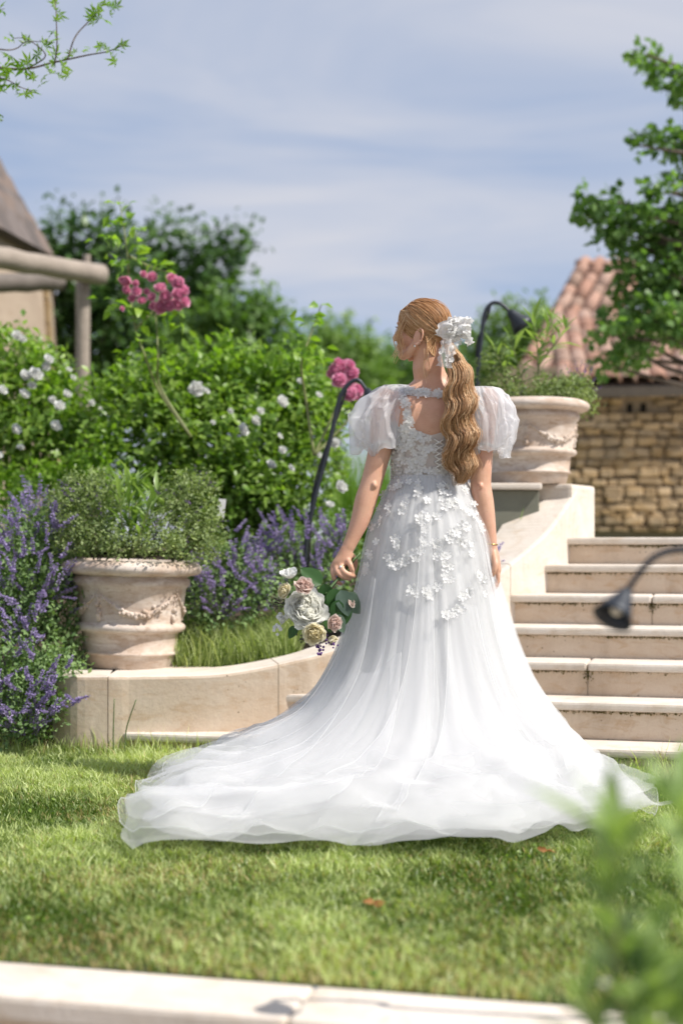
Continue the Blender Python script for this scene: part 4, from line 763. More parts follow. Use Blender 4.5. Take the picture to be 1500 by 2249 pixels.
sage('bushy grey green sage with plum flowers filling the right half of the tilted pot', G(380, 6.45, zt), [B(370, 1150, 6.45, 60, 50), B(430, 1130, 6.45, 45, 60), B(455, 1170, 6.45, 36, 40), B(340, 1195, 6.3, 50, 24), B(410, 1200, 6.35, 50, 28), B(440, 1085, 6.5, 34, 40), B(390, 1090, 6.5, 40, 40), B(455, 1215, 6.4, 28, 24)], [(430, 1020, 6.5), (440, 1035, 6.5), (462, 1050, 6.5), (475, 1075, 6.5), (488, 1130, 6.45), (500, 1145, 6.4), (470, 1060, 6.5), (390, 1060, 6.5), (420, 1050, 6.5), (458, 1035, 6.5), (495, 1160, 6.4)] + scat(12, 330, 470, 1070, 1180, 6.25, 6.4, r9), 94)
YR = 7.45; zr = POT_R[2] + .41
oleander('oleander', 'leggy oleander with arching leaves in the right pot behind the bride', (POT_R[0], YR, zr), [([(1182, 870, YR), (1184, 800, YR), (1200, 740, YR), (1215, 700, YR)], 26), ([(1184, 800, YR), (1215, 760, YR - .1), (1250, 715, YR - .1)], 18), ([(1150, 870, YR), (1140, 810, YR), (1120, 740, YR)], 14), ([(1183, 830, YR), (1180, 760, YR), (1170, 690, YR)], 20), ([(1120, 880, YR), (1100, 800, YR), (1085, 770, YR)], 12)], YR, 95, (.09, .16))
sage('round cushion of small yellow green leaves in the right pot', G(1230, 7.35, zr), [B(1220, 858, 7.35, 46, 26), B(1260, 862, 7.35, 40, 26), B(1280, 885, 7.35, 24, 24), B(1190, 872, 7.3, 34, 16), B(1110, 850, 7.45, 40, 36), B(1080, 820, 7.5, 30, 50), B(1140, 870, 7.3, 30, 14)], [(1250, 800, 7.5), (1270, 800, 7.5), (1290, 805, 7.5), (1262, 790, 7.5), (1280, 790, 7.5), (1300, 815, 7.5), (1235, 810, 7.5), (1310, 830, 7.5), (1320, 850, 7.5), (1240, 795, 7.5), (1295, 790, 7.5), (1157, 850, 7.2), (1090, 800, 7.4), (1275, 815, 7.5), (1255, 815, 7.5), (1265, 805, 7.6), (1285, 800, 7.6), (1305, 800, 7.6)], 96, dens=.9)
# white plant tag stuck in the bed
V, F = box((0, 0, 0), (.035, .004, .09), .001); tag(part('plant_tag', V @ np.array(Matrix.Rotation(.12, 3, 'Y')).T + P(486, 1117, 6.75), F, plain('white_plastic', (.75, .75, .73), .4), None, False), 'small white plant tag showing behind the sage of the tilted pot', 'plant tag')

# ---- near, out-of-focus oleanders at the right edge
YN = 1.6; n0 = np.random.default_rng(99)
def near_shoot(a, n): return ([(x, y, Y) for x, y, Y in a], n)
oleander('oleander', 'blurred oleander shoots close to the camera at the lower right corner', (P(1450, 0, YN)[0], YN, -.75),
   [near_shoot([(1420, 2600, YN), (1370, 2250, YN), (1350, 2000, YN), (1345, 1820, YN)], 26), near_shoot([(1460, 2600, YN), (1440, 2300, YN), (1420, 2150, YN)], 20), near_shoot([(1500, 2600, YN + .1), (1490, 2300, YN + .1), (1480, 2200, YN + .1)], 22), near_shoot([(1400, 2600, YN + .15), (1330, 2330, YN + .15), (1260, 2180, YN + .15)], 14), near_shoot([(1540, 2500, YN), (1540, 2000, YN), (1490, 1760, YN)], 20), near_shoot([(1460, 2500, YN + .1), (1440, 2250, YN + .1), (1400, 2120, YN + .1)], 16)], YN, 98, (.075, .125), .8, asp=.27)
for (x, y, Yb, rp, lab) in [(1455, 2200, 1.7, 26, 'blurred pale blossom among the oleander leaves at the lower right edge'), (1330, 2165, 1.85, 22, 'blurred pale green bud low among the near oleander shoots')]:
    V, F, R = rose(n0, layers=3, per=(3, 4, 5), size=rp * Yb / FPX); tag(part('oleander_blossom', V + P(x, y, Yb), F, FM['blush'] if y > 2180 else FM['ivory'], None, True, R), lab, 'blossom')
# ------------------------------------------------------------------ the bride
from mathutils.bvhtree import BVHTree
YB_ = 5.11
def Q(x, y, Y=YB_): return P(x, y, Y)
def skin_mat():
    m, n, out = newmat('skin'); co = geoco(n)
    col = mixrgb(n, ramp(n, noise(n, 22, 4, .6, co), .35, .7), (.61, .36, .245), (.55, .30, .195)); col = mixrgb(n, ramp(n, noise(n, 9, 3, .5, co), .45, .7), col, (.64, .35, .25)); col = mixrgb(n, ramp(n, noise(n, 260, 2, .6, co), .62, .72), col, (.48, .25, .16))
    pb = node(n, 'ShaderNodeBsdfPrincipled', {'Base Color': col, 'Roughness': .46, 'Specular IOR Level': .4, 'Subsurface Weight': .12, 'Subsurface Radius': (.012, .004, .002), 'Subsurface Scale': 1.0})
    b = node(n, 'ShaderNodeBump', {'Strength': .12, 'Distance': .002, 'Height': noise(n, 420, 3, .6, co)}); n.links.new(b.outputs[0], pb.inputs['Normal'])
    n.links.new(pb.outputs[0], out.inputs[0]); return m
M_SKIN = skin_mat()
def cloth_mat(name, c, alpha, trans=.35, rough=.6, sheen=.3, spec=.2):
    m, n, out = newmat(name)
    pb = node(n, 'ShaderNodeBsdfPrincipled', {'Base Color': c4(c), 'Roughness': rough, 'Sheen Weight': sheen, 'Specular IOR Level': spec}); tl = node(n, 'ShaderNodeBsdfTranslucent', {'Color': c4(c)})
    mx = node(n, 'ShaderNodeMixShader', {0: trans, 1: pb.outputs[0], 2: tl.outputs[0]})
    if alpha < 1:
        tp = node(n, 'ShaderNodeBsdfTransparent'); mx = node(n, 'ShaderNodeMixShader', {0: alpha, 1: tp.outputs[0], 2: mx.outputs[0]})
    n.links.new(mx.outputs[0], out.inputs[0]); return m
M_SATIN = cloth_mat('white_satin', (.80, .80, .80), 1, .15, .5, .2)
M_TULLE = cloth_mat('white_tulle', (.80, .80, .80), .72, .45)
M_TULLE2 = cloth_mat('fine_white_tulle', (.85, .85, .85), .42, .45)
M_TULLE3 = cloth_mat('veil_tulle', (.87, .87, .87), .24, .45)
M_EDGE = cloth_mat('tulle_edge', (.87, .87, .87), .5, .4)
M_ORG = cloth_mat('organza', (.86, .865, .885), .46, .5, .4, .3, .5)
M_LACE = cloth_mat('lace_petal', (.86, .855, .84), .88, .4, .6, .2, .25)
M_MESH = cloth_mat('lace_net', (.78, .76, .74), .80, .3)
M_BOWNET = cloth_mat('bow_net', (.82, .82, .82), .55, .35)
M_CORD = plain('satin_cord', (.80, .79, .76), .45)
M_STEEL = plain('eyelet_metal', (.55, .53, .50), .3, .9)
M_GOLD = plain('gold', (.75, .52, .22), .25, 1.0)
M_PEARL = plain('pearl', (.85, .82, .78), .2, 0, .7)

bride = thing('person', 'bride seen from behind in a white tulle gown, holding flowers and looking left', 'person', (.317, YB_, 0))

def loft(rings, k=28, cap=True, sup=2.0):
    """rings of (centre, axis a, axis b)"""
    a = np.linspace(0, 2 * np.pi, k, endpoint=False); ca, sa = np.cos(a), np.sin(a); ca = np.sign(ca) * np.abs(ca) ** (2 / sup); sa = np.sign(sa) * np.abs(sa) ** (2 / sup)
    V = np.array([np.array(c) + ca[:, None] * np.array(A) + sa[:, None] * np.array(Bx) for c, A, Bx in rings]); m = len(rings)
    i, j = np.meshgrid(np.arange(m - 1), np.arange(k), indexing='ij'); j2 = (j + 1) % k
    F = np.stack([i * k + j, i * k + j2, (i + 1) * k + j2, (i + 1) * k + j], -1).reshape(-1, 4).tolist()
    if cap: F += [list(range(k))[::-1], list(range((m - 1) * k, m * k))]
    return V.reshape(-1, 3), F
TORSO = np.array([(.78, .317, 5.112, .165, .118), (.86, .317, 5.108, .176, .126), (.95, .317, 5.106, .168, .120), (1.04, .315, 5.112, .142, .100), (1.127, .312, 5.116, .119, .084), (1.21, .312, 5.116, .125, .092), (1.29, .314, 5.112, .140, .102), (1.35, .315, 5.11, .150, .100), (1.39, .316, 5.11, .156, .090), (1.42, .318, 5.112, .148, .076), (1.445, .320, 5.115, .112, .064), (1.468, .322, 5.115, .075, .056), (1.49, .322, 5.114, .057, .051), (1.52, .316, 5.112, .050, .050), (1.56, .308, 5.11, .049, .051), (1.60, .303, 5.11, .049, .052)])
def torso(z): return [np.interp(z, TORSO[:, 0], TORSO[:, q]) for q in (1, 2, 3, 4)]
bm_ = MB()
rings = []
for z, cx, cy, rx, ry in catmull(TORSO, 70): rings.append(((cx, cy, z), (rx, 0, 0), (0, ry, 0)))
bm_.add(*loft(rings, 40, sup=2.25))
def limb(pts, R, n=30, k=18, sq=1.0):
    C = catmull(pts, n); r = catmull(np.array(R)[:, None], n)[:, 0]; V, F = tube(C, r, k, True, sq); bm_.add(V, F)
    for c, rr in ((C[0], r[0]), (C[-1], r[-1])): bm_.add(*ellipsoid(c, (rr, rr, rr), 14, 10))
# shoulders, shoulder blades, arms
for sx in (-1, 1):
    bm_.add(*ellipsoid((.317 + sx * .150, 5.112, 1.385), (.052, .050, .055)))
    bm_.add(*ellipsoid((.317 + sx * .075, 5.035, 1.345), (.055, .022, .07)))
    bm_.add(*ellipsoid((.317 + sx * .085, 5.11, 1.425), (.075, .045, .03), R=Matrix.Rotation(sx * .38, 3, 'Y')))
ARM_L = [Q(846, 880, 5.11), Q(842, 930, 5.10), Q(835, 985, 5.085), Q(824, 1030, 5.07), Q(814, 1066, 5.06), Q(803, 1100, 5.052), Q(792, 1140, 5.045), Q(776, 1178, 5.038), Q(765, 1202, 5.034)]
limb(ARM_L, [.050, .047, .0425, .039, .038, .039, .0345, .0265, .0235])
ARM_R = [Q(1066, 880, 5.11), Q(1062, 930, 5.105), Q(1059, 985, 5.095), Q(1057, 1030, 5.085), Q(1056, 1066, 5.078), Q(1061, 1100, 5.07), Q(1068, 1140, 5.063), Q(1075, 1178, 5.056), Q(1079, 1202, 5.052)]
limb(ARM_R, [.048, .045, .040, .0375, .037, .0375, .0325, .025, .0215])
for e in (Q(822, 1066, 5.026), Q(1055, 1068, 5.046)):
    bm_.add(*ellipsoid(e, (.011, .013, .014)))
# left hand: closed round the stems, back of the hand to the camera
def finger(pts, R): limb(pts, R, 14, 12)
hY = 5.030
bm_.add(*loft([(Q(764, 1200, hY), (.0235, 0, 0), (0, .018, 0)), (Q(758, 1214, hY), (.028, 0, .006), (0, .019, 0)), (Q(751, 1230, hY - .002), (.036, 0, .008), (0, .019, 0)), (Q(747, 1243, hY - .002), (.037, 0, .012), (0, .017, 0)), (Q(742, 1256, hY), (.026, 0, .012), (0, .014, 0))], 22))
finger([Q(763, 1228, hY - .006), Q(769, 1240, hY - .026), Q(773, 1252, hY - .024), Q(775, 1262, hY - .006)], [.0105, .0100, .0092, .0075])     # index
finger([Q(748, 1238, hY - .006), Q(753, 1253, hY - .030), Q(765, 1262, hY - .030), Q(778, 1266, hY - .010)], [.0108, .0102, .0094, .0076])
finger([Q(738, 1242, hY - .004), Q(742, 1258, hY - .028), Q(755, 1268, hY - .028), Q(768, 1272, hY - .009)], [.0104, .0098, .0090, .0074])
finger([Q(731, 1244, hY), Q(732, 1264, hY - .018), Q(739, 1277, hY - .019), Q(749, 1283, hY - .006)], [.0094, .0087, .0080, .0066])
finger([Q(768, 1218, hY + .010), Q(779, 1232, hY + .036), Q(778, 1248, hY + .044), Q(770, 1258, hY + .046)], [.0135, .0118, .0105, .0085])      # thumb, behind the stems
# right hand: relaxed at her side, thumb edge to the camera
rY = 5.050
bm_.add(*loft([(Q(1079, 1200, rY), (.0205, 0, 0), (0, .0175, 0)), (Q(1083, 1216, rY), (.021, 0, 0), (0, .025, 0)), (Q(1088, 1236, rY), (.018, 0, 0), (0, .035, 0)), (Q(1091, 1252, rY), (.0155, 0, 0), (0, .037, 0)), (Q(1091, 1262, rY), (.012, 0, 0), (0, .034, 0))], 22))
for k, (dy, l) in enumerate([(-.027, .92), (-.009, 1.0), (.009, .95), (.026, .78)]):
    b0 = Q(1091, 1254, rY + dy); finger([b0, b0 + np.array((.004, -.001, -.032 * l)), b0 + np.array((-.004, -.002, -.056 * l)), b0 + np.array((-.017, -.002, -.072 * l))], [.0095, .0088, .0080, .0062])
finger([Q(1084, 1218, rY - .018), Q(1088, 1236, rY - .045), Q(1086, 1252, rY - .052), Q(1082, 1264, rY - .050)], [.0125, .0115, .0098, .0075])
# legs under the skirt
for sx in (-1, 1): limb([(.317 + sx * .085, 5.11, .82), (.317 + sx * .085, 5.10, .46), (.317 + sx * .075, 5.125, .10)], [.085, .055, .034], 16, 14); bm_.add(*ellipsoid((.317 + sx * .075, 5.19, .045), (.04, .115, .035)))
# head, built facing -Y at its own size, then turned to look over the left shoulder
HS = .90; HO = np.array((.284, 5.105, 1.648)); HR = np.array((Matrix.Rotation(math.radians(-115), 3, 'Z') @ Matrix.Rotation(math.radians(-4), 3, 'X')))
def HD(p): return (np.asarray(p, float) * HS) @ HR.T + HO
def hadd(V, F): bm_.add(HD(V), F)
hadd(*ellipsoid((0, .012, .040), (.072, .092, .082), 28, 20))
hadd(*ellipsoid((0, -.028, -.010), (.060, .064, .085), 24, 18))
hadd(*ellipsoid((0, -.050, -.062), (.044, .040, .040), 20, 14))
hadd(*ellipsoid((0, -.070, -.096), (.022, .020, .018), 16, 12))
for sx in (-1, 1):
    hadd(*tube([(sx * .058, .008, -.050), (sx * .050, -.022, -.084), (sx * .026, -.062, -.100)], [.020, .019, .017], 12)); hadd(*ellipsoid((sx * .038, -.062, -.030), (.028, .026, .030)))
    hadd(*ellipsoid((sx * .030, -.080, .028), (.026, .012, .010)))
    # ear: a cupped disc with a raised rim and lobe
    er = [(sx * (.072 + .010 * (1 + math.cos(t)) / 2 + .004), .022 + .019 * math.cos(t) + .006 * math.sin(t), -.030 + .033 * math.sin(t)) for t in np.linspace(-1.9, 3.6, 22)]
    hadd(*tube(er, .0046, 8)); hadd(*ellipsoid((sx * .075, .018, -.030), (.006, .016, .028))); hadd(*ellipsoid((sx * .076, .012, -.060), (.006, .008, .010))); hadd(*ellipsoid((sx * .079, .003, -.034), (.004, .004, .007)))
hadd(*tube([(0, -.083, .026), (0, -.094, .004), (0, -.108, -.018), (0, -.112, -.028)], [.009, .0085, .0105, .0115], 12))
hadd(*ellipsoid((0, -.110, -.029), (.011, .011, .010)))
for sx in (-1, 1): hadd(*ellipsoid((sx * .011, -.099, -.034), (.008, .010, .007)))
hadd(*ellipsoid((0, -.091, -.058), (.021, .011, .0062))); hadd(*ellipsoid((0, -.089, -.069), (.018, .011, .0068))); hadd(*ellipsoid((0, -.083, -.052), (.02, .012, .012)))
hadd(*tube([(0, .026, -.03), (0, .028, -.09), (0, .026, -.15), (0, .022, -.21)], [.056, .052, .050, .034], 20))
tmp = bpy.data.objects.new('tmp', mesh('tmp', np.concatenate(bm_.V), bm_.F)); COL.objects.link(tmp)
md = tmp.modifiers.new('r', 'REMESH'); md.mode = 'VOXEL'; md.voxel_size = .0032; md.adaptivity = 0; md.use_smooth_shade = True
sm = tmp.modifiers.new('s', 'SMOOTH'); sm.factor = .5; sm.iterations = 7
dg = bpy.context.evaluated_depsgraph_get(); ev = tmp.evaluated_get(dg); me0 = bpy.data.meshes.new_from_object(ev)
nV = np.empty(len(me0.vertices) * 3, np.float32); me0.vertices.foreach_get('co', nV); bodyV = nV.reshape(-1, 3).astype(float)
lt = np.empty(len(me0.polygons), np.int32); me0.polygons.foreach_get('loop_total', lt); bodyF = [list(p.vertices) for p in me0.polygons]
bpy.data.objects.remove(tmp); bpy.data.meshes.remove(me0)
body = part('body', bodyV, bodyF, M_SKIN, bride)
BVB = BVHTree.FromPolygons(bodyV.tolist(), bodyF)
CAMV = Vector((0, 0, CAM_H))
def cast(bvh, x, y):
    d = Vector(P(x, y, 1.0)) - CAMV; h = bvh.ray_cast(CAMV, d.normalized()); return h[0], h[1]
for sx in (-1, 1):
    V, F = ellipsoid((sx * .029, -.078, .008), (.012, .011, .011), 14, 10); e = part('eye', HD(V), F, plain('eye_white', (.75, .74, .72), .15) if 'eye_white' not in MATS else MATS['eye_white'], bride)
    lp = np.array([(sx * (.018 + .024 * t), -.092 + .012 * abs(t - .4), .013 - .004 * (2 * t - 1) ** 2) for t in np.linspace(0, 1, 14)]); V, F = leaf_cloud(lp, np.tile((sx * .25, -1, .35), (14, 1)), .011, .14, simple=True); part('eyelashes', HD(V), F, plain('lash', (.03, .02, .015), .7) if 'lash' not in MATS else MATS['lash'], bride, False)
    lp = np.array([(sx * (.014 + .034 * t), -.089 + .018 * t * t, .031 + .005 * math.sin(t * 2.6)) for t in np.linspace(0, 1, 8)]); part('eyebrow', HD(tube(lp, np.linspace(.0032, .0014, 8), 6)[0]), tube(lp, .002, 6)[1], plain('brow_hair', (.16, .09, .045), .7) if 'brow_hair' not in MATS else MATS['brow_hair'], bride)
V, F = ellipsoid((.080, .010, -.066), (.0042, .0042, .0042), 10, 8); part('earring', HD(V), F, M_PEARL, bride)

# ---- hair
def hair_mat():
    m, n, out = newmat('golden_hair'); at = node(n, 'ShaderNodeAttribute', attribute_name='rnd')
    cr_ = node(n, 'ShaderNodeValToRGB', {0: at.outputs['Fac']}); e = cr_.color_ramp.elements; e[0].color = (.17, .08, .034, 1); e[1].color = (.92, .72, .46, 1); e[0].position = .0; e[1].position = 1
    x = e.new(.45); x.color = (.60, .335, .155, 1); x = e.new(.75); x.color = (.80, .54, .30, 1)
    pb = node(n, 'ShaderNodeBsdfPrincipled', {'Base Color': cr_.outputs[0], 'Roughness': .48, 'Specular IOR Level': .35}); tl = node(n, 'ShaderNodeBsdfTranslucent', {'Color': cr_.outputs[0]})
    mx = node(n, 'ShaderNodeMixShader', {0: .34, 1: pb.outputs[0], 2: tl.outputs[0]}); n.links.new(mx.outputs[0], out.inputs[0]); return m
M_HAIR = hair_mat()
def strands(C, R, rnd, k=4):
    """C (n, m, 3) strand points, R (m,) or (n, m) radii -> one mesh of thin tubes"""
    n, m, _ = C.shape; T = unit(np.gradient(C, axis=1)); ref = np.array((.31, -.87, .38)); N = unit(np.cross(T, ref)); Bn = np.cross(T, N); a = np.linspace(0, 2 * np.pi, k, endpoint=False)
    R = np.broadcast_to(R, (n, m)); V = C[:, :, None] + R[:, :, None, None] * (np.cos(a)[None, None, :, None] * N[:, :, None] + np.sin(a)[None, None, :, None] * Bn[:, :, None])
    i, j = np.meshgrid(np.arange(m - 1), np.arange(k), indexing='ij'); j2 = (j + 1) % k; F1 = np.stack([i * k + j, i * k + j2, (i + 1) * k + j2, (i + 1) * k + j], -1).reshape(-1, 4)
    F = (np.arange(n)[:, None, None] * m * k + F1[None]).reshape(-1, 4); return V.reshape(-1, 3), F, np.repeat(rnd, m * k)
rh = np.random.default_rng(201)
hc = np.array((0, .014, .036)); hr = np.array((.0795, .102, .0925)); TIE = np.array((-.004, .112, -.040))
half = np.array([(0, -.086, .083), (.02, -.085, .082), (.042, -.078, .072), (.058, -.066, .055), (.066, -.050, .030), (.071, -.030, .006), (.075, -.008, .004), (.077, .010, .010), (.077, .030, .008), (.074, .044, -.012), (.069, .052, -.040), (.060, .058, -.070), (.046, .064, -.088), (.028, .072, -.098), (0, .078, -.102)])
def on_scalp(D, lift=0.0):
    D = unit(D); r = 1 / np.sqrt(((D / hr) ** 2).sum(-1, keepdims=True)); low = np.clip(-D[..., 2:3] - .35, 0, 1); return hc + D * (r + lift - low * .006)
def head_strands(n, m=16):
    hl = catmull(half, 200); i = rh.integers(0, 200, n); st_ = hl[i].copy(); st_[:, 0] *= np.where(rh.random(n) < .68, 1, -1)
    inner = rh.random(n) < .35; d0 = st_ - hc; d0[inner] = d0[inner] * (1, 1, 1) + (TIE - hc) * rh.uniform(0, .6, inner.sum())[:, None] + np.array((0, .02, .05)) * rh.random(inner.sum())[:, None]
    d0 = unit(d0 + rh.normal(0, .02, d0.shape)); d1 = unit((TIE - hc) + rh.normal(0, .006, (n, 3))); t = np.linspace(0, 1, m)[None, :, None]
    om = np.arccos(np.clip((d0 * d1).sum(1), -.999, .999))[:, None, None]; D = (np.sin((1 - t) * om) * d0[:, None] + np.sin(t * om) * d1[:, None]) / np.sin(om)
    D = unit(D + np.array((0, 0, .10)) * np.sin(np.pi * t) * (1 - np.abs(d0[:, None, 2:3])) * .6)
    lift = (.001 + rh.random(n) ** 2 * .007)[:, None, None] * (.35 + .65 * np.sin(np.pi * np.clip(t * .8 + .12, 0, 1))) + .0016 * np.sin(t * 9 + rh.uniform(0, 6, (n, 1, 1)))
    C = on_scalp(D, lift); start = np.where(inner[:, None], C[:, 0], st_); w = np.clip(1 - t / .18, 0, 1) ; C = C * (1 - w) + (start[:, None] + (C - C[:, :1])) * w
    e = np.clip((t - .88) / .12, 0, 1) ** 1.5; C = C * (1 - e) + (TIE + rh.normal(0, .007, (n, 1, 3))) * e
    return HD(C.reshape(-1, 3)).reshape(n, m, 3)
C = head_strands(3000); band = .44 + .10 * np.sin(C[:, 6, 2] * 310 + C[:, 6, 0] * 140) + rh.normal(.12, .19, len(C))
V, F, R = strands(C, np.linspace(.0011, .0009, 16)[None], np.clip(band, 0, 1)); hair = part('hair', V, F, M_HAIR, bride, True, R)
capd = rand_dirs(1, rh)
bm2 = bmesh.new(); bmesh.ops.create_uvsphere(bm2, u_segments=40, v_segments=28, radius=1.0)
for v in bm2.verts: v.co = Vector(on_scalp(np.array(v.co), -.0035))
def hairline_ok(c):
    y, z = c.y, c.z
    zmin = np.interp(y, [-.09, -.078, -.05, -.03, .0, .03, .05, .07, .1], [.088, .078, .036, .012, .010, .012, -.03, -.085, -.09]); return z > zmin
bmesh.ops.delete(bm2, geom=[f for f in bm2.faces if not all(hairline_ok(v.co) for v in f.verts)], context='FACES')
V = np.array([v.co[:] for v in bm2.verts]); F = [[v.index for v in f.verts] for f in bm2.faces]
bm2.verts.index_update(); F = [[v.index for v in f.verts] for f in bm2.faces]; V = np.array([v.co[:] for v in bm2.verts]); bm2.free()
part('scalp_hair', HD(V), F, M_HAIR, hair, True, np.full(len(V), .28))
# ponytail in loose waves
tie_w = HD(TIE)
pc = [(tie_w[0], tie_w[1], tie_w[2]), tuple(Q(1006, 800, 5.005)), tuple(Q(1011, 840, 4.985)), tuple(Q(1011, 880, 4.968)), tuple(Q(1009, 920, 4.962)), tuple(Q(1012, 960, 4.965)), tuple(Q(1013, 1000, 4.975)), tuple(Q(1012, 1035, 4.985)), tuple(Q(1016, 1066, 4.995))]
pw = [.014, .032, .043, .047, .048, .047, .043, .034, .020]
m = 36; PC = catmull(pc, m); PW = catmull(np.array(pw)[:, None], m)[:, 0]; Lp = np.concatenate([[0], np.cumsum(np.linalg.norm(np.diff(PC, axis=0), axis=1))])
ncl = 210; per = 11; CC, RR = [], []
for c in range(ncl):
    a, rr_c = rh.uniform(0, 2 * np.pi), math.sqrt(rh.random()); ox, oy = rr_c * math.cos(a), rr_c * math.sin(a); ph = rh.normal(0, .26) + ox * 1.0 + oy * .3; amp = rh.uniform(.75, 1.2); end = rh.uniform(.86, 1.0); lam = rh.uniform(.111, .120); tone = np.clip(.56 + .19 * rh.normal() + .16 * ox, .12, .95)  # tone rises to the right, putting the sunlit side into the hair colour
    for q in range(per):
        jx, jy = rh.normal(0, .12), rh.normal(0, .12); fr = rh.random() < .16; s = np.linspace(0, 1, m) * min(1, end * rh.uniform(.9, 1.02)); ii = s * (m - 1); base = np.stack([np.interp(ii, np.arange(m), PC[:, d]) for d in range(3)], 1); w = np.interp(ii, np.arange(m), PW); L = np.interp(ii, np.arange(m), Lp)
        k_ = 1.0 + (rh.uniform(.15, .6) * s ** 2 if fr else 0); A = np.interp(s, [0, .12, .35, .8, 1], [0, .003, .0095, .0135, .012]) * amp
        wv = np.sin(2 * np.pi * L / lam + ph + rh.normal(0, .14)); wv2 = np.cos(2 * np.pi * L / lam + ph + .5)
        x = base[:, 0] + w * (ox + jx) * k_ + A * wv + rh.normal(0, .0035) * s; y = base[:, 1] + w * .58 * (oy + jy) * k_ + A * .8 * wv2; z = base[:, 2] + .004 * np.sin(2 * np.pi * L / .06 + ph)
        CC.append(np.stack([x, y, z], 1)); RR.append(np.clip(tone + rh.normal(0, .20), 0, 1))
CC = np.array(CC); V, F, R = strands(CC, np.concatenate([np.full(m - 8, .0009), np.linspace(.0008, .0003, 8)])[None], np.array(RR), 3); part('ponytail', V, F, M_HAIR, hair, True, R)
# loose strands round the face and flyaways
loose = []
for k in range(26):
    f = rh.random(); a = np.array((.066 + rh.normal(0, .004), -.052 + rh.normal(0, .012), .045 + rh.normal(0, .012))); a = on_scalp(a - hc, .004)
    pts = [a, a + (.010, -.014 + .01 * f, -.030), a + (.010, -.030 + .022 * f, -.070), a + (.002 + .006 * f, -.022 + .03 * f, -.105 - .02 * f), a + (.0, -.036 + .04 * f + rh.normal(0, .006), -.140 - .02 * rh.random())]
    loose.append(HD(catmull(pts, 18)))
for k in range(5):
    a = np.array((.070, .055 + rh.normal(0, .01), -.060 + rh.normal(0, .012))); loose.append(HD(catmull([a, a + (.006, .004, -.03), a + (.0, rh.normal(0, .012), -.065), a + (.008, rh.normal(.01, .015), -.10 - .03 * rh.random())], 18)))
V, F, R = strands(np.array(loose), np.linspace(.0011, .0006, 18)[None], np.clip(rh.normal(.72, .15, len(loose)), 0, 1)); part('loose_strands', V, F, M_HAIR, hair, True, R)
fly = []
for k in range(90):
    c = CC[rh.integers(len(CC))]; i0 = rh.integers(3, m - 10); a = c[i0]; d = unit(np.array((rh.normal(.4, 1), rh.normal(-.3, .6), rh.normal(-.6, .6)))); fly.append(catmull([a, a + d * .02 + (0, 0, -.012), a + d * rh.uniform(.025, .05) + rh.normal(0, .006, 3) + (0, 0, -.04)], 10))
V, F, R = strands(np.array(fly), np.linspace(.0006, .0003, 10)[None], np.full(len(fly), .8), 3); part('flyaway_hair', V, F, M_HAIR, hair, True, R)

# ---- gown: skirt as a draped cloth
CX, CY = .309, YB_
hemp = np.array([(-178, .90), (-167, .96), (-150, 1.10), (-139, 1.27), (-130, 1.44), (-126.5, 1.48), (-122, 1.38), (-117, 1.21), (-110, 1.08), (-101, 1.13), (-93, 1.04), (-84, 1.12), (-74, .96), (-62, .98), (-52, 1.00), (-46, .99), (-38, .82), (-30, .72), (-20, .66), (-8, .70), (-3, .68), (6, .56), (30, .48), (60, .43), (90, .42), (120, .47), (150, .62), (168, .80)])
def per_interp(th, xp, fp):
    th = (th + 180) % 360 - 180; return np.interp(th, np.concatenate([xp[-3:] - 360, xp, xp[:3] + 360]), np.concatenate([fp[-3:], fp, fp[:3]]))
def hemR(th): return per_interp(th, hemp[:, 0], hemp[:, 1] * (1 + .075 * np.clip(-np.sin(np.radians(hemp[:, 0])), 0, 1) ** 2))
def hemRs(th): return np.mean([hemR(th + d) for d in (-8, -4, 0, 4, 8)], axis=0)
ZW = 1.135
def base_r(th, z):
    """body and petticoat radius in direction th (deg) at height z"""
    c = np.cos(np.radians(th)); s = np.sin(np.radians(th)); a = np.interp(z, [0, .3, .55, .8, .95, 1.05, ZW], [.42, .34, .276, .220, .196, .160, .124]); b = np.interp(z, [0, .3, .55, .8, .95, 1.05, ZW], [.40, .33, .265, .205, .172, .135, .092])
    return 1 / np.sqrt((c / a) ** 2 + (s / b) ** 2)
def skirt_r(th, z, hem):
    f = np.clip(hem - base_r(th, np.zeros_like(z)), 0, 2); return base_r(th, z) + f * np.clip(1 - z / .98, 0, 1) ** np.clip(3.2 + f * 2.1, 3, 5.6)
def skirt_grid(nth, ns, hemfun, zmin=.012):
    th = np.linspace(-180, 180, nth, endpoint=False); V = np.zeros((ns, nth, 3))
    for j, t in enumerate(th):
        hem = hemfun(t); zz = np.linspace(ZW, zmin, 400); rr = skirt_r(t, zz, hem); L = np.concatenate([[0], np.cumsum(np.hypot(np.diff(rr), np.diff(zz)))]); s = np.linspace(0, L[-1], ns); r = np.interp(s, L, rr); z = np.interp(s, L, zz)
        V[:, j] = np.stack([CX + r * math.cos(math.radians(t)), CY + r * math.sin(math.radians(t)), z], 1)
    return th, V
def grid_faces(ns, nth):
    i, j = np.meshgrid(np.arange(ns - 1), np.arange(nth), indexing='ij'); j2 = (j + 1) % nth; return np.stack([i * nth + j, i * nth + j2, (i + 1) * nth + j2, (i + 1) * nth + j], -1).reshape(-1, 4)
def ridged(p, seed):
    a = mnoise.noise(p * 1.0 + Vector((seed, 0, 0))); b = mnoise.noise(p * 2.1 + Vector((0, seed, 3))); c = mnoise.noise(p * 4.3 + Vector((1, 5, seed)))
    return (1 - abs(a) * 2) * .55 + (1 - abs(b) * 2) * .28 + (1 - abs(c) * 2) * .17
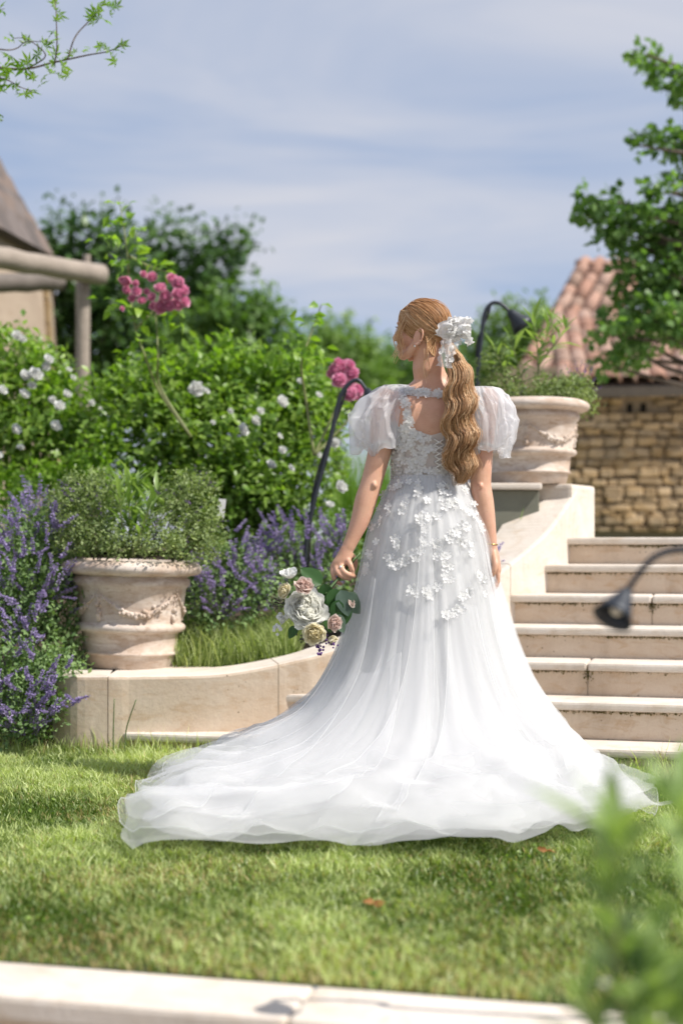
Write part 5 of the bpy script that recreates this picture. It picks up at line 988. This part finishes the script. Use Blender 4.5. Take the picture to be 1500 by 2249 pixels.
def drape(nth, ns, hemfun, seed, frames=60, out=.010, pleat=.03, floor=.03, puff=.07, slack=1.03):
    rng = np.random.default_rng(seed); th, X = skirt_grid(nth, ns, hemfun); T = np.radians(th)[None, :, None]; rad = np.concatenate([np.cos(T), np.sin(T), 0 * T], 2); s = np.linspace(0, 1, ns)[:, None, None]
    hem_n = np.array([hemfun(t) for t in th])[None, :, None]
    ph = rng.uniform(0, 6, 6); wp = T + .10 * np.sin(2 * T + ph[0]) + .07 * np.sin(5 * T + ph[1]) + .05 * s * np.sin(3 * T + ph[2])
    f = (np.abs(np.sin(7.5 * wp + ph[3])) * .42 + np.abs(np.sin(12.5 * wp + ph[4])) * .36 + np.abs(np.sin(20.5 * wp + ph[5] + .8 * s)) * .24 + .13 * np.abs(np.sin(36 * wp + ph[1] + 1.5 * s)) + .07 * np.abs(np.sin(61 * wp + ph[2]))) - .58
    up = np.clip(1 - (s - .66) / .22, 0, 1); amp = pleat * np.interp(s, [0, .06, .2, .5, .75, 1], [.12, .32, .50, .85, 1.0, .7]) * (.45 + .55 * up)
    X0 = X.copy(); X = X + rad * (out * np.clip(s * 5, .2, 1) + f * amp)
    low = np.clip((s - .58) / .26, 0, 1)[..., 0]; rr = np.hypot(X0[..., 0] - CX, X0[..., 1] - CY)
    rn = np.array([[ridged(Vector((t * 1.9 + .8 * r_, r_ * 3.6 + .9 * math.sin(t * 2.3 + seed), seed * .37)), seed) for t, r_ in zip(np.radians(th), row)] for row in rr])
    back = np.clip((hem_n[..., 0] - .5) / .4, .25, 1); X[..., 2] += (np.clip(rn, -.2, 1) * puff + .25 * puff) * low * back; X += rad * ((rn - .4) * puff * .5 * low * back)[..., None]
    for it in range(1):
        Y_ = X.copy(); Y_[1:-1] = X[1:-1] * .5 + (X[2:] + X[:-2]) * .125 + (np.roll(X, 1, 1) + np.roll(X, -1, 1))[1:-1] * .125; X = Y_
    X[..., 2] = np.maximum(X[..., 2], floor + .004 * np.sin(T[..., 0] * 37)); return X
gown = part('gown', *loft([((torso(z)[0], torso(z)[1], z), (torso(z)[2] + .0045, 0, 0), (0, torso(z)[3] + .0045, 0)) for z in np.linspace(1.10, 1.30, 22)], 64, False, 2.25), M_MESH, bride)
# bodice top edge: cut to the sweetheart back line
V = np.array([v.co[:] for v in gown.data.vertices]) ; W_ = V + WL[gown]; k64 = 64
topz = []
for j in range(k64):
    a = 2 * math.pi * j / k64; back = max(0, -math.sin(a)); x = math.cos(a); topz.append(1.335 - .050 * back ** 2 * (1 - abs(x)) ** .8 - .012 * back + (.0 if math.sin(a) < 0 else -.02))
for j in range(k64):
    for i_, z in enumerate(np.linspace(1.10, topz[j], 22)):
        cx, cy, rx, ry = torso(z); a = 2 * math.pi * j / k64; ca, sa = math.cos(a), math.sin(a); ca = math.copysign(abs(ca) ** (2 / 2.25), ca); sa = math.copysign(abs(sa) ** (2 / 2.25), sa)
        gown.data.vertices[i_ * k64 + j].co = Vector((cx + ca * (rx + .0045), cy + sa * (ry + .0045), z)) - Vector(WL[gown])
NT, NS = 224, 84
def core_hem(t): b_ = base_r(t, np.zeros(1))[0]; return b_ + (hemRs(t) - b_) * .62 - .01
th_, XU = skirt_grid(160, 50, core_hem); XU[..., 0] = CX + (XU[..., 0] - CX) * .93; XU[..., 1] = CY + (XU[..., 1] - CY) * .93
part('underskirt', XU.reshape(-1, 3), grid_faces(50, 160), M_SATIN, gown)
X0_ = drape(NT, NS, lambda t: hemRs(t) * .86, 3, out=-.030, pleat=.030, puff=.055); part('tulle_layer', X0_.reshape(-1, 3), grid_faces(NS, NT), M_TULLE, gown)
X1 = drape(NT, NS, lambda t: hemRs(t) * .95, 5, out=-.014, pleat=.046, puff=.075); part('tulle_layer', X1.reshape(-1, 3), grid_faces(NS, NT), M_TULLE, gown)
X2 = drape(NT, NS, hemR, 8, out=.008, pleat=.050, puff=.095); F2 = grid_faces(NS, NT); part('tulle_layer', X2.reshape(-1, 3), F2, M_TULLE2, gown)
X3 = drape(NT, NS, lambda t: hemRs(t) * .99, 13, out=.022, pleat=.036, puff=.105); part('tulle_layer', X3.reshape(-1, 3), F2, M_TULLE3, gown)
X2 = X3
# loose overlapping panels of the top tulle, their turned edges catching the light
rgp = np.random.default_rng(77)
for k in range(11):
    t0 = [-168, -150, -138, -122, -108, -96, -82, -68, -54, -36, -14][k] + rgp.normal(0, 3); wd = rgp.uniform(22, 46); npn = 40
    src = X3 if k % 2 else X1; V = np.zeros((NS, npn, 3)); sgr = np.linspace(0, 1, NS); ph_ = rgp.uniform(0, 6)
    for j in range(npn):
        f_ = j / (npn - 1); sway = 14 * np.sin(sgr * 2.4 + ph_) * sgr; tt = t0 + wd * (f_ - .5) * (.35 + .65 * sgr) + sway; idx = ((tt + 180) / 360 * NT) % NT; i0 = idx.astype(int) % NT; i1 = (i0 + 1) % NT; fr = (idx - idx.astype(int))[:, None]
        p_ = src[np.arange(NS), i0] * (1 - fr) + src[np.arange(NS), i1] * fr; dr = np.stack([np.cos(np.radians(tt)), np.sin(np.radians(tt)), np.full(NS, .45)], 1)
        lift = (.006 + .030 * np.clip(sgr * 1.2, 0, 1) * (.5 + .5 * math.sin(f_ * math.pi * 2.5 + ph_)) ** 2 + .012 * np.sin(sgr * 9 + ph_ + f_ * 4) * sgr ** 2); V[:, j] = p_ + dr * np.abs(lift)[:, None]
    st0 = int(NS * rgp.uniform(.10, .42)); en = int(NS * rgp.uniform(.93, 1.0)); V = V[st0:en]; n_ = len(V)
    ii, jj = np.meshgrid(np.arange(n_ - 1), np.arange(npn - 1), indexing='ij'); part('tulle_panel', V.reshape(-1, 3), np.stack([ii * npn + jj, ii * npn + jj + 1, (ii + 1) * npn + jj + 1, (ii + 1) * npn + jj], -1).reshape(-1, 4), M_TULLE3, gown)
    for e_ in (0, npn - 1): part('rolled_edge', *tube(V[:, e_], .0009, 5), M_EDGE, gown)
hemline = X3[-1]; part('rolled_edge', *tube(np.vstack([hemline, hemline[:1]]), .0012, 5), M_EDGE, gown)
BVS = BVHTree.FromPolygons(X2.reshape(-1, 3).tolist(), F2.tolist())
# puff sleeves
def sleeve(top, cen, bot, R, seed, arm_r):
    rng = np.random.default_rng(seed)
    for layer, (sc, ph) in enumerate(((1.0, 0), (.84, 2.0))):
        nth, ns = 160, 56; a = np.linspace(0, 2 * np.pi, nth, endpoint=False); V = []
        ks = [(int(rng.integers(7, 10)), 1.0, rng.uniform(0, 6)), (int(rng.integers(13, 17)), .7, rng.uniform(0, 6)), (int(rng.integers(21, 27)), .4, rng.uniform(0, 6))]
        for s in np.linspace(0, 1, ns):
            ax = (1 - s) ** 2 * top + 2 * s * (1 - s) * (cen * 2 - (top + bot) / 2) + s * s * bot
            bul = math.sin(math.pi * s ** .95) ** .55; r0 = np.interp(s, [0, 1], [.040, arm_r]); q_ = max(0, s - .55) / .45; drop = -.030 * math.sin(math.pi * s) ** 2 * s - .060 * q_ * (1 - q_) * 4 * .62
            aw = a + .25 * np.sin(2 * a + ph + seed) + .5 * s * np.sin(a + seed)
            fold = sum(w * (1 - 2 * np.abs(np.sin(k / 2 * aw + p + ph))) for k, w, p in ks) / 2.1; fa = .034 * bul * (.35 + .65 * s)
            wr = np.array([ridged(Vector((math.cos(t) * 1.3, math.sin(t) * 1.3, s * 1.9 + seed + layer)), seed) - .4 for t in a]) * .038 * bul
            lobes = -.022 * q_ * (1 - q_) * 4 * (np.sin(3 * a + seed + ph) + .6 * np.sin(5 * a + 2 * seed))
            rr = r0 + (R[0] * sc - r0) * bul; ry_ = r0 + (R[1] * sc - r0) * bul
            V.append(np.stack([ax[0] + np.cos(a) * (rr + fold * fa + wr), ax[1] + np.sin(a) * (ry_ + fold * fa + wr), np.full(nth, ax[2]) + drop + wr * .8 + lobes], 1))
        part('puff_sleeve', np.array(V).reshape(-1, 3), grid_faces(ns, nth), M_ORG, gown)
    g = [np.array(bot) + np.array((math.cos(t) * (arm_r + .003), math.sin(t) * (arm_r + .003), .006 * math.sin(3 * t))) for t in np.linspace(0, 2 * np.pi, 40)]; part('sleeve_band', *tube(g, .006, 8), M_LACE, gown)
sleeve(Q(872, 846, 5.11), Q(838, 918, 5.10), Q(840, 976, 5.088), (.100, .092), 31, .049)
sleeve(Q(1058, 850, 5.11), Q(1074, 922, 5.10), Q(1062, 980, 5.092), (.086, .088), 32, .045)
# lace flowers
def applique_mesh(rng):
    mb = MB(); n = 5; a0 = rng.random() * 6
    for k in range(n):
        a = a0 + k * 2 * math.pi / n + rng.normal(0, .08); w = .34 * rng.uniform(.9, 1.15); l = rng.uniform(.85, 1.05); d = np.array((math.cos(a), math.sin(a), 0)); s_ = np.array((-d[1], d[0], 0)); up = np.array((0, 0, 1.0)); lift = rng.uniform(.1, .45)
        V = [d * .08 + up * .05, d * .42 * l + s_ * w * .8 + up * (.10 + lift * .3), d * .45 * l + up * (.03 + lift * .2), d * .42 * l - s_ * w * .8 + up * (.10 + lift * .3), d * .82 * l + s_ * w * .85 + up * lift, d * .9 * l + up * lift * .7, d * .82 * l - s_ * w * .85 + up * lift, d * l + s_ * w * .3 + up * lift * 1.1, d * l - s_ * w * .3 + up * lift * 1.1]
        mb.add(V, [[0, 2, 1], [0, 3, 2], [1, 2, 5, 4], [2, 3, 6, 5], [4, 5, 7], [5, 8, 7], [5, 6, 8]])
    V, F = ellipsoid((0, 0, .12), (.13, .13, .11), 7, 5); mb.add(V, F); return np.concatenate(mb.V), mb.F
ra = np.random.default_rng(301); APM = []
for k in range(6):
    V, F = applique_mesh(ra); me = mesh('lace_flower', V, F, True); me.materials.append(M_LACE); APM.append(me)
def applique(p, nrm, size): inst('lace_flower', APM[ra.integers(6)], gown, dirmat(np.array(p) + np.array(nrm) * .003, np.array(nrm) + ra.normal(0, .12, 3), ra.random() * 6, size))
zz = [(575, 510), (600, 455), (485, 525), (720, 530), (745, 562), (690, 555), (715, 590), (725, 640), (850, 380), (870, 480), (900, 455), (925, 465), (940, 440), (1000, 500), (1030, 520), (1055, 540), (820, 550), (985, 610), (1010, 620), (1000, 730), (980, 715), (940, 660), (910, 655), (890, 690), (795, 720), (815, 735), (725, 735), (715, 765), (700, 785), (535, 735), (545, 760), (520, 700), (515, 880), (535, 890), (570, 865), (595, 860), (620, 815), (640, 800), (810, 830), (850, 820), (880, 815), (860, 870), (870, 895), (880, 985), (860, 960), (820, 1030), (1110, 970), (1130, 990), (1090, 940), (640, 1045), (665, 1060), (725, 1055), (740, 1080), (760, 1090), (985, 1095), (1010, 1075), (1040, 1055), (960, 1175), (940, 1195), (985, 1180), (890, 1215), (865, 1225), (420, 490), (430, 570), (360, 600), (375, 620), (400, 720), (350, 800), (365, 820), (340, 890), (330, 915), (510, 350), (450, 400), (535, 345), (690, 360), (680, 390), (620, 310), (1105, 600), (1115, 640), (1000, 360), (560, 330), (740, 440), (840, 350), (880, 350), (1045, 800), (470, 830), (1130, 1080), (480, 480), (1060, 460)]
for (a, b) in zz:
    h_, n_ = cast(BVS, 700 + a * .32, 960 + b * .32)
    if h_:
        n_ = n_ if n_.y < 0 else -n_; applique(h_, n_, ra.uniform(.014, .021))
        if ra.random() < .75:
            h2, n2 = cast(BVS, 700 + a * .32 + ra.normal(0, 7), 960 + b * .32 + ra.normal(0, 7))
            if h2: applique(h2, n2 if n2.y < 0 else -n2, ra.uniform(.010, .016))
for k in range(80):       # belt of petals at the waist
    a = 2 * math.pi * (k + ra.random()) / 80; z = ra.uniform(1.105, 1.15); cx, cy, rx, ry = torso(z); p0 = np.array((cx + math.cos(a) * (rx + .008), cy + math.sin(a) * (ry + .008), z))
    if math.sin(a) < .35: applique(p0, (math.cos(a), math.sin(a), .1), ra.uniform(.012, .019))
for k in range(300):      # bodice
    a = ra.uniform(-math.pi * 1.08, math.pi * .08); back = max(0, -math.sin(a)); x = abs(math.cos(a)); tz = 1.325 - .050 * back ** 2 * (1 - x) ** .8 - .012 * back; z = ra.uniform(1.14, tz) if k > 50 else tz - .004
    cx, cy, rx, ry = torso(z); ca, sa = math.cos(a), math.sin(a); ca = math.copysign(abs(ca) ** (2 / 2.25), ca); sa = math.copysign(abs(sa) ** (2 / 2.25), sa); p0 = np.array((cx + ca * (rx + .005), cy + sa * (ry + .005), z))
    if abs(p0[0] - Q(962, 0)[0]) < .022 and p0[1] < 5.1: continue
    applique(p0, (math.cos(a), math.sin(a) * 1.3, .05), ra.uniform(.011, .019))
# straps and neckline band over the bare upper back
def lace_strip(px, w, nflow, name='neckline_band'):
    pts = []
    for (x, y) in catmull(np.array(px, float), 40):
        h_, n_ = cast(BVB, x, y); 
        if h_: pts.append((np.array(h_), np.array(n_)))
    if len(pts) < 3: return
    c = np.array([p_[0] + p_[1] * .004 for p_ in pts]); t = unit(np.gradient(c, axis=0)); nn = np.array([p_[1] for p_ in pts]); s = unit(np.cross(t, nn)); n = len(c)
    V = np.concatenate([c + s * w / 2, c - s * w / 2, c + nn * .003 + s * w / 2 * .2]); F = [[i, i + 1, n + i + 1, n + i] for i in range(n - 1)]; part(name, V[:2 * n], F, M_MESH, gown)
    for k in range(nflow): i = ra.integers(n); applique(c[i] + s[i] * ra.uniform(-.5, .5) * w, nn[i], ra.uniform(.010, .017))
lace_strip([(884, 858), (905, 864), (935, 866), (975, 868), (1020, 866), (1055, 862)], .026, 60)
lace_strip([(886, 856), (890, 880), (897, 905), (897, 930), (890, 950)], .022, 34, 'strap'); lace_strip([(1056, 860), (1054, 885), (1050, 905), (1049, 930), (1050, 950)], .022, 34, 'strap')
# corset lacing
L_, Rr = [], []
for k in range(8):
    y = 965 + k * 12.5; hs = []
    for x in (953 + k * .6, 975 + k * .2):
        z = CAM_H + (HOR - y) / FPX * 5.02; cx, cy, rx, ry = torso(z); X_ = (x - 750) / FPX * 5.02; uu = min(1, abs((X_ - cx) / (rx + .005))); yy = cy - (ry + .007) * (1 - uu ** 2.25) ** (1 / 2.25); hs.append(np.array((X_, yy, z)))
    for h_ in hs:
        tor = [h_ + np.array((math.cos(t) * .0042, -.001, math.sin(t) * .0042)) for t in np.linspace(0, 2 * math.pi, 14)]; part('eyelet', *tube(tor, .0013, 6), M_STEEL, gown)
    L_.append(hs[0]); Rr.append(hs[1])
for k in range(7):
    for a, b in ((L_[k], Rr[k + 1]), (Rr[k], L_[k + 1])): part('lace_cord', *tube(catmull([a, (a + b) / 2 + (0, -.004, 0), b], 8), .0022, 6), M_CORD, gown)
for dx, l in ((-.006, .05), (.012, .06), (.03, .035)): a = L_[7] * .5 + Rr[7] * .5 + np.array((0, -.006, 0)); part('lace_cord', *tube(catmull([a, a + (dx * .5, -.014, -l * .4), a + (dx, -.02, -l)], 10), .0026, 6), M_CORD, gown)

# ---- hair bow: crumpled lace loops and tails
bowo = None
def bow_piece(name, P0, P1, P2, w0, w1, seed, mat, flowers, parent, nu=16, nv=26):
    rng = np.random.default_rng(seed); C = catmull([P0, P1, P2], nv); t = unit(np.gradient(C, axis=0)); vw = np.array((0, -1, 0.0)); s = unit(np.cross(t, vw)); V = []
    for i in range(nv):
        f = i / (nv - 1); w = w0 + (w1 - w0) * math.sin(f * math.pi / 2)
        for j in range(nu):
            u = j / (nu - 1) - .5; p0 = C[i] + s[i] * u * w; ff = .010 * math.sin(u * 15 + seed + 2 * f) + .007 * mnoise.noise(Vector((u * 5, f * 5, seed))) * 2; edge = .004 * math.sin(f * 30 + j) * (abs(u) > .44)
            V.append(p0 + vw * (ff + .016 * math.sin(math.pi * f) * math.cos(u * math.pi)) + s[i] * edge)
    F = [[a * nu + b, a * nu + b + 1, (a + 1) * nu + b + 1, (a + 1) * nu + b] for a in range(nv - 1) for b in range(nu - 1)]; o = part(name, np.array(V), F, mat, parent)
    me = o.data
    for k in range(flowers):
        v = V[rng.integers(len(V))]; inst('lace_flower', APM[rng.integers(6)], bow, dirmat(v + vw * .004, vw + rng.normal(0, .5, 3), rng.random() * 6, rng.uniform(.007, .013)))
    return o
kn = Q(996, 738, 4.985)
bow = part('hair_bow', *ellipsoid(kn, (.018, .014, .022), 14, 10), M_LACE, bride)
bow_piece('bow_loop', kn + (-.004, 0, .0), Q(985, 722, 4.97), Q(978, 742, 4.975), .06, .075, 11, M_LACE, 10, bow)
bow_piece('bow_loop', kn, Q(1012, 716, 4.975), Q(1034, 716, 4.985), .055, .062, 12, M_LACE, 10, bow)
bow_piece('bow_tail', kn, Q(984, 765, 4.968), Q(975, 806, 4.965), .075, .05, 13, M_BOWNET, 14, bow)
bow_piece('bow_tail', kn, Q(1022, 735, 4.98), Q(1034, 756, 4.985), .03, .024, 14, M_LACE, 6, bow)
bow_piece('bow_loop', kn, Q(990, 708, 4.975), Q(1008, 704, 4.98), .03, .03, 15, M_LACE, 6, bow)
# ring, bracelet
rp = Q(749, 1245, hY - .018); part('ring', *tube([rp + np.array((math.cos(t) * .0105, -.001 + math.sin(t) * .0105, math.cos(t) * .004)) for t in np.linspace(0, 2 * math.pi, 24)], .0016, 6), M_GOLD, bride)
V, F = ellipsoid(rp + np.array((-.001, -.0125, .0)), (.0048, .0030, .0048), 10, 8); part('ring_stone', V, F, plain('diamond', (.8, .82, .85), .05, 0, 1.0), bride)
bc = Q(1078, 1195, 5.052); part('bracelet', *tube([bc + np.array((math.cos(t) * .0235, math.sin(t) * .0205, -.002 * math.cos(t))) for t in np.linspace(0, 2 * math.pi, 40)], .0022, 8), M_GOLD, bride)

# ------------------------------------------------------------------ bouquet
rq = np.random.default_rng(401); BQ = 4.95; DB = -.075
bq = thing('bouquet', 'hand tied bouquet of white peony and cream and blush roses, held head down', 'bouquet', Q(752, 1260, BQ))
hold = Q(757, 1253, hY + .006); ax_ = unit(Q(690, 1330, BQ) - Q(783, 1222, BQ))
for k in range(22):
    a = rq.uniform(0, 6.28); r = .017 * math.sqrt(rq.random()); o_ = np.array((math.cos(a) * r * .75, math.sin(a) * r, math.cos(a) * r * .75)); e = hold - ax_ * rq.uniform(.052, .068) + o_ * 1.5; sp = hold + ax_ * .075 + o_ * 3.2
    part('stem', *tube(catmull([e, hold + o_, sp, sp + ax_ * .05 + o_ * 1.5], 12), .0031 + .001 * rq.random(), 7), MATS.get('bq_stem_%d' % (k % 3)) or plain('bq_stem_%d' % (k % 3), [(.06, .12, .03), (.10, .16, .05), (.045, .075, .03)][k % 3], .5, var=.2), bq)
def bloom(name, x, y, Y, rpx, d, mat, **kw):
    V, F, R = rose(rq, **kw); Y = Y + DB; M = np.array(dirmat(P(x, y, Y), np.array(d) + (.25, 0, .25), rq.random() * 6, rpx * Y / FPX)); V = V @ M[:3, :3].T + M[:3, 3]; return part(name, V, F, mat, bq, True, R)
bloom('peony', 672, 1339, 4.985, 66, (-.1, -1, .15), FM['ivory'], layers=9, per=(5, 6, 7, 8, 9, 10, 10, 11, 11), ruf=1.1, open_=1.1)
bloom('rose', 667, 1291, 4.955, 36, (-.15, -1, .30), FM['blush'], layers=7, per=(3, 3, 4, 5, 5, 6, 6), ruf=.3, open_=.75)
bloom('rose', 628, 1300, 4.98, 30, (-1, -.6, .1), FM['cream'], layers=6, per=(3, 4, 5, 6, 6), ruf=.4, open_=.9)
bloom('lisianthus', 637, 1266, 4.99, 34, (-.4, -.5, .9), FM['white'], layers=3, per=(3, 4, 5), ruf=.6, open_=.8)
bloom('rose', 690, 1391, 4.95, 38, (-.15, -1, -.45), FM['cream'], layers=8, per=(4, 5, 6, 6, 7, 7, 8, 8), ruf=.4, open_=1.0)
bloom('rose', 733, 1368, 4.97, 30, (.35, -1, -.4), FM['blush'], layers=6, per=(3, 4, 5, 6, 6), ruf=.35, open_=.9)
bloom('rose', 768, 1325, 5.03, 20, (.8, -.6, .1), FM['blush'], layers=5, per=(3, 4, 5, 5), ruf=.3, open_=.8)
bloom('tulip', 727, 1402, 5.0, 25, (.35, -.5, -1), FM['cream'], layers=4, per=(3, 3, 4), ruf=.2, open_=.45)
M_GL = leaf_mat('bouquet_leaf', (.022, .07, .018), (.06, .13, .04), .2, .35); M_GB = leaf_mat('blue_green_leaf', (.05, .085, .065), (.10, .15, .105), .2, .5)
def big_leaf(x, y, Y, l, d, n, mat, r):
    V = []; nu, nv = 7, 10; d = unit(d); n = unit(np.array(n) - d * np.dot(n, d)); s = np.cross(d, n)
    for b in np.linspace(0, 1, nv):
        w = .34 * math.sin(math.pi * b ** .75) ** .8 + .004
        for a in np.linspace(-1, 1, nu): V.append(P(x, y, Y + DB * .8) + l * (d * b + s * a * w + n * (.16 * abs(a) * w - .16 * b * b + .012 * math.sin(b * 14) * abs(a))))
    F = [[i * nu + j, i * nu + j + 1, (i + 1) * nu + j + 1, (i + 1) * nu + j] for i in range(nv - 1) for j in range(nu - 1)]; part('leaf', np.array(V), F, mat, bq, True, np.full(len(V), r))
for a in [(706, 1284, 5.0, .092, (-.75, -.1, .65), (.2, -1, .3), M_GL, .7), (712, 1282, 5.02, .075, (.15, 0, -1), (.1, -1, .1), M_GL, .2), (736, 1292, 5.0, .085, (-.1, -.1, -1), (.3, -1, .2), M_GL, .35), (748, 1296, 5.0, .095, (.35, -.1, -1), (.3, -1, .2), M_GB, .3), (745, 1318, 4.99, .075, (-.3, -.1, -1), (.5, -1, .1), M_GL, .1), (735, 1350, 4.99, .07, (.5, -.2, -.9), (.2, -1, .3), M_GB, .8), (722, 1352, 4.99, .06, (.1, -.2, -1), (.2, -1, .3), M_GL, .5), (755, 1305, 5.02, .09, (.8, 0, -.9), (0, -1, .4), M_GB, .6), (700, 1305, 5.01, .07, (-.2, 0, -1), (0, -1, .3), M_GB, .5), (758, 1330, 5.01, .065, (.1, -.1, -1), (.3, -1, .2), M_GL, .25), (720, 1320, 5.01, .07, (.5, 0, -1), (.1, -1, .3), M_GL, .15), (768, 1300, 5.03, .06, (.5, 0, -1), (.4, -1, .3), M_GB, .9), (650, 1375, 5.01, .05, (-.5, -.2, -.9), (0, -1, .3), M_GL, .3)]: big_leaf(*a)
def sprig(x0, y0, x1, y1, Y, n, size, mat, name='sprig'):
    Y = Y + DB; a, b = P(x0, y0, Y), P(x1, y1, Y); C = catmull([a, (a + b) / 2 + rq.normal(0, .006, 3), b], 10); mb = MB(); mb.add(*tube(C, np.linspace(.0016, .0008, 10), 5), .2)
    for k in range(n): f = rq.uniform(.3, 1); p0 = C[int(f * 9)] + rq.normal(0, .008, 3); mb.add(*ellipsoid(p0, np.array((1, 1, 1)) * size * rq.uniform(.7, 1.2), 7, 5), rq.random())
    mb.out(name, mat, bq)
M_BUD = leaf_mat('dark_berry', (.05, .06, .035), (.14, .13, .08), .05, .5)
sprig(640, 1325, 598, 1332, 5.0, 26, .0042, M_BUD); sprig(640, 1330, 612, 1316, 5.0, 20, .004, M_BUD); sprig(675, 1395, 655, 1408, 5.0, 16, .004, M_BUD); sprig(705, 1405, 702, 1438, 4.99, 22, .0042, FM['plum']); sprig(715, 1400, 735, 1418, 4.99, 16, .004, FM['plum']); sprig(640, 1350, 600, 1385, 5.01, 9, .0075, FM['white']); sprig(635, 1350, 615, 1368, 5.0, 8, .008, FM['white']); sprig(655, 1300, 635, 1345, 5.0, 12, .004, M_BUD)
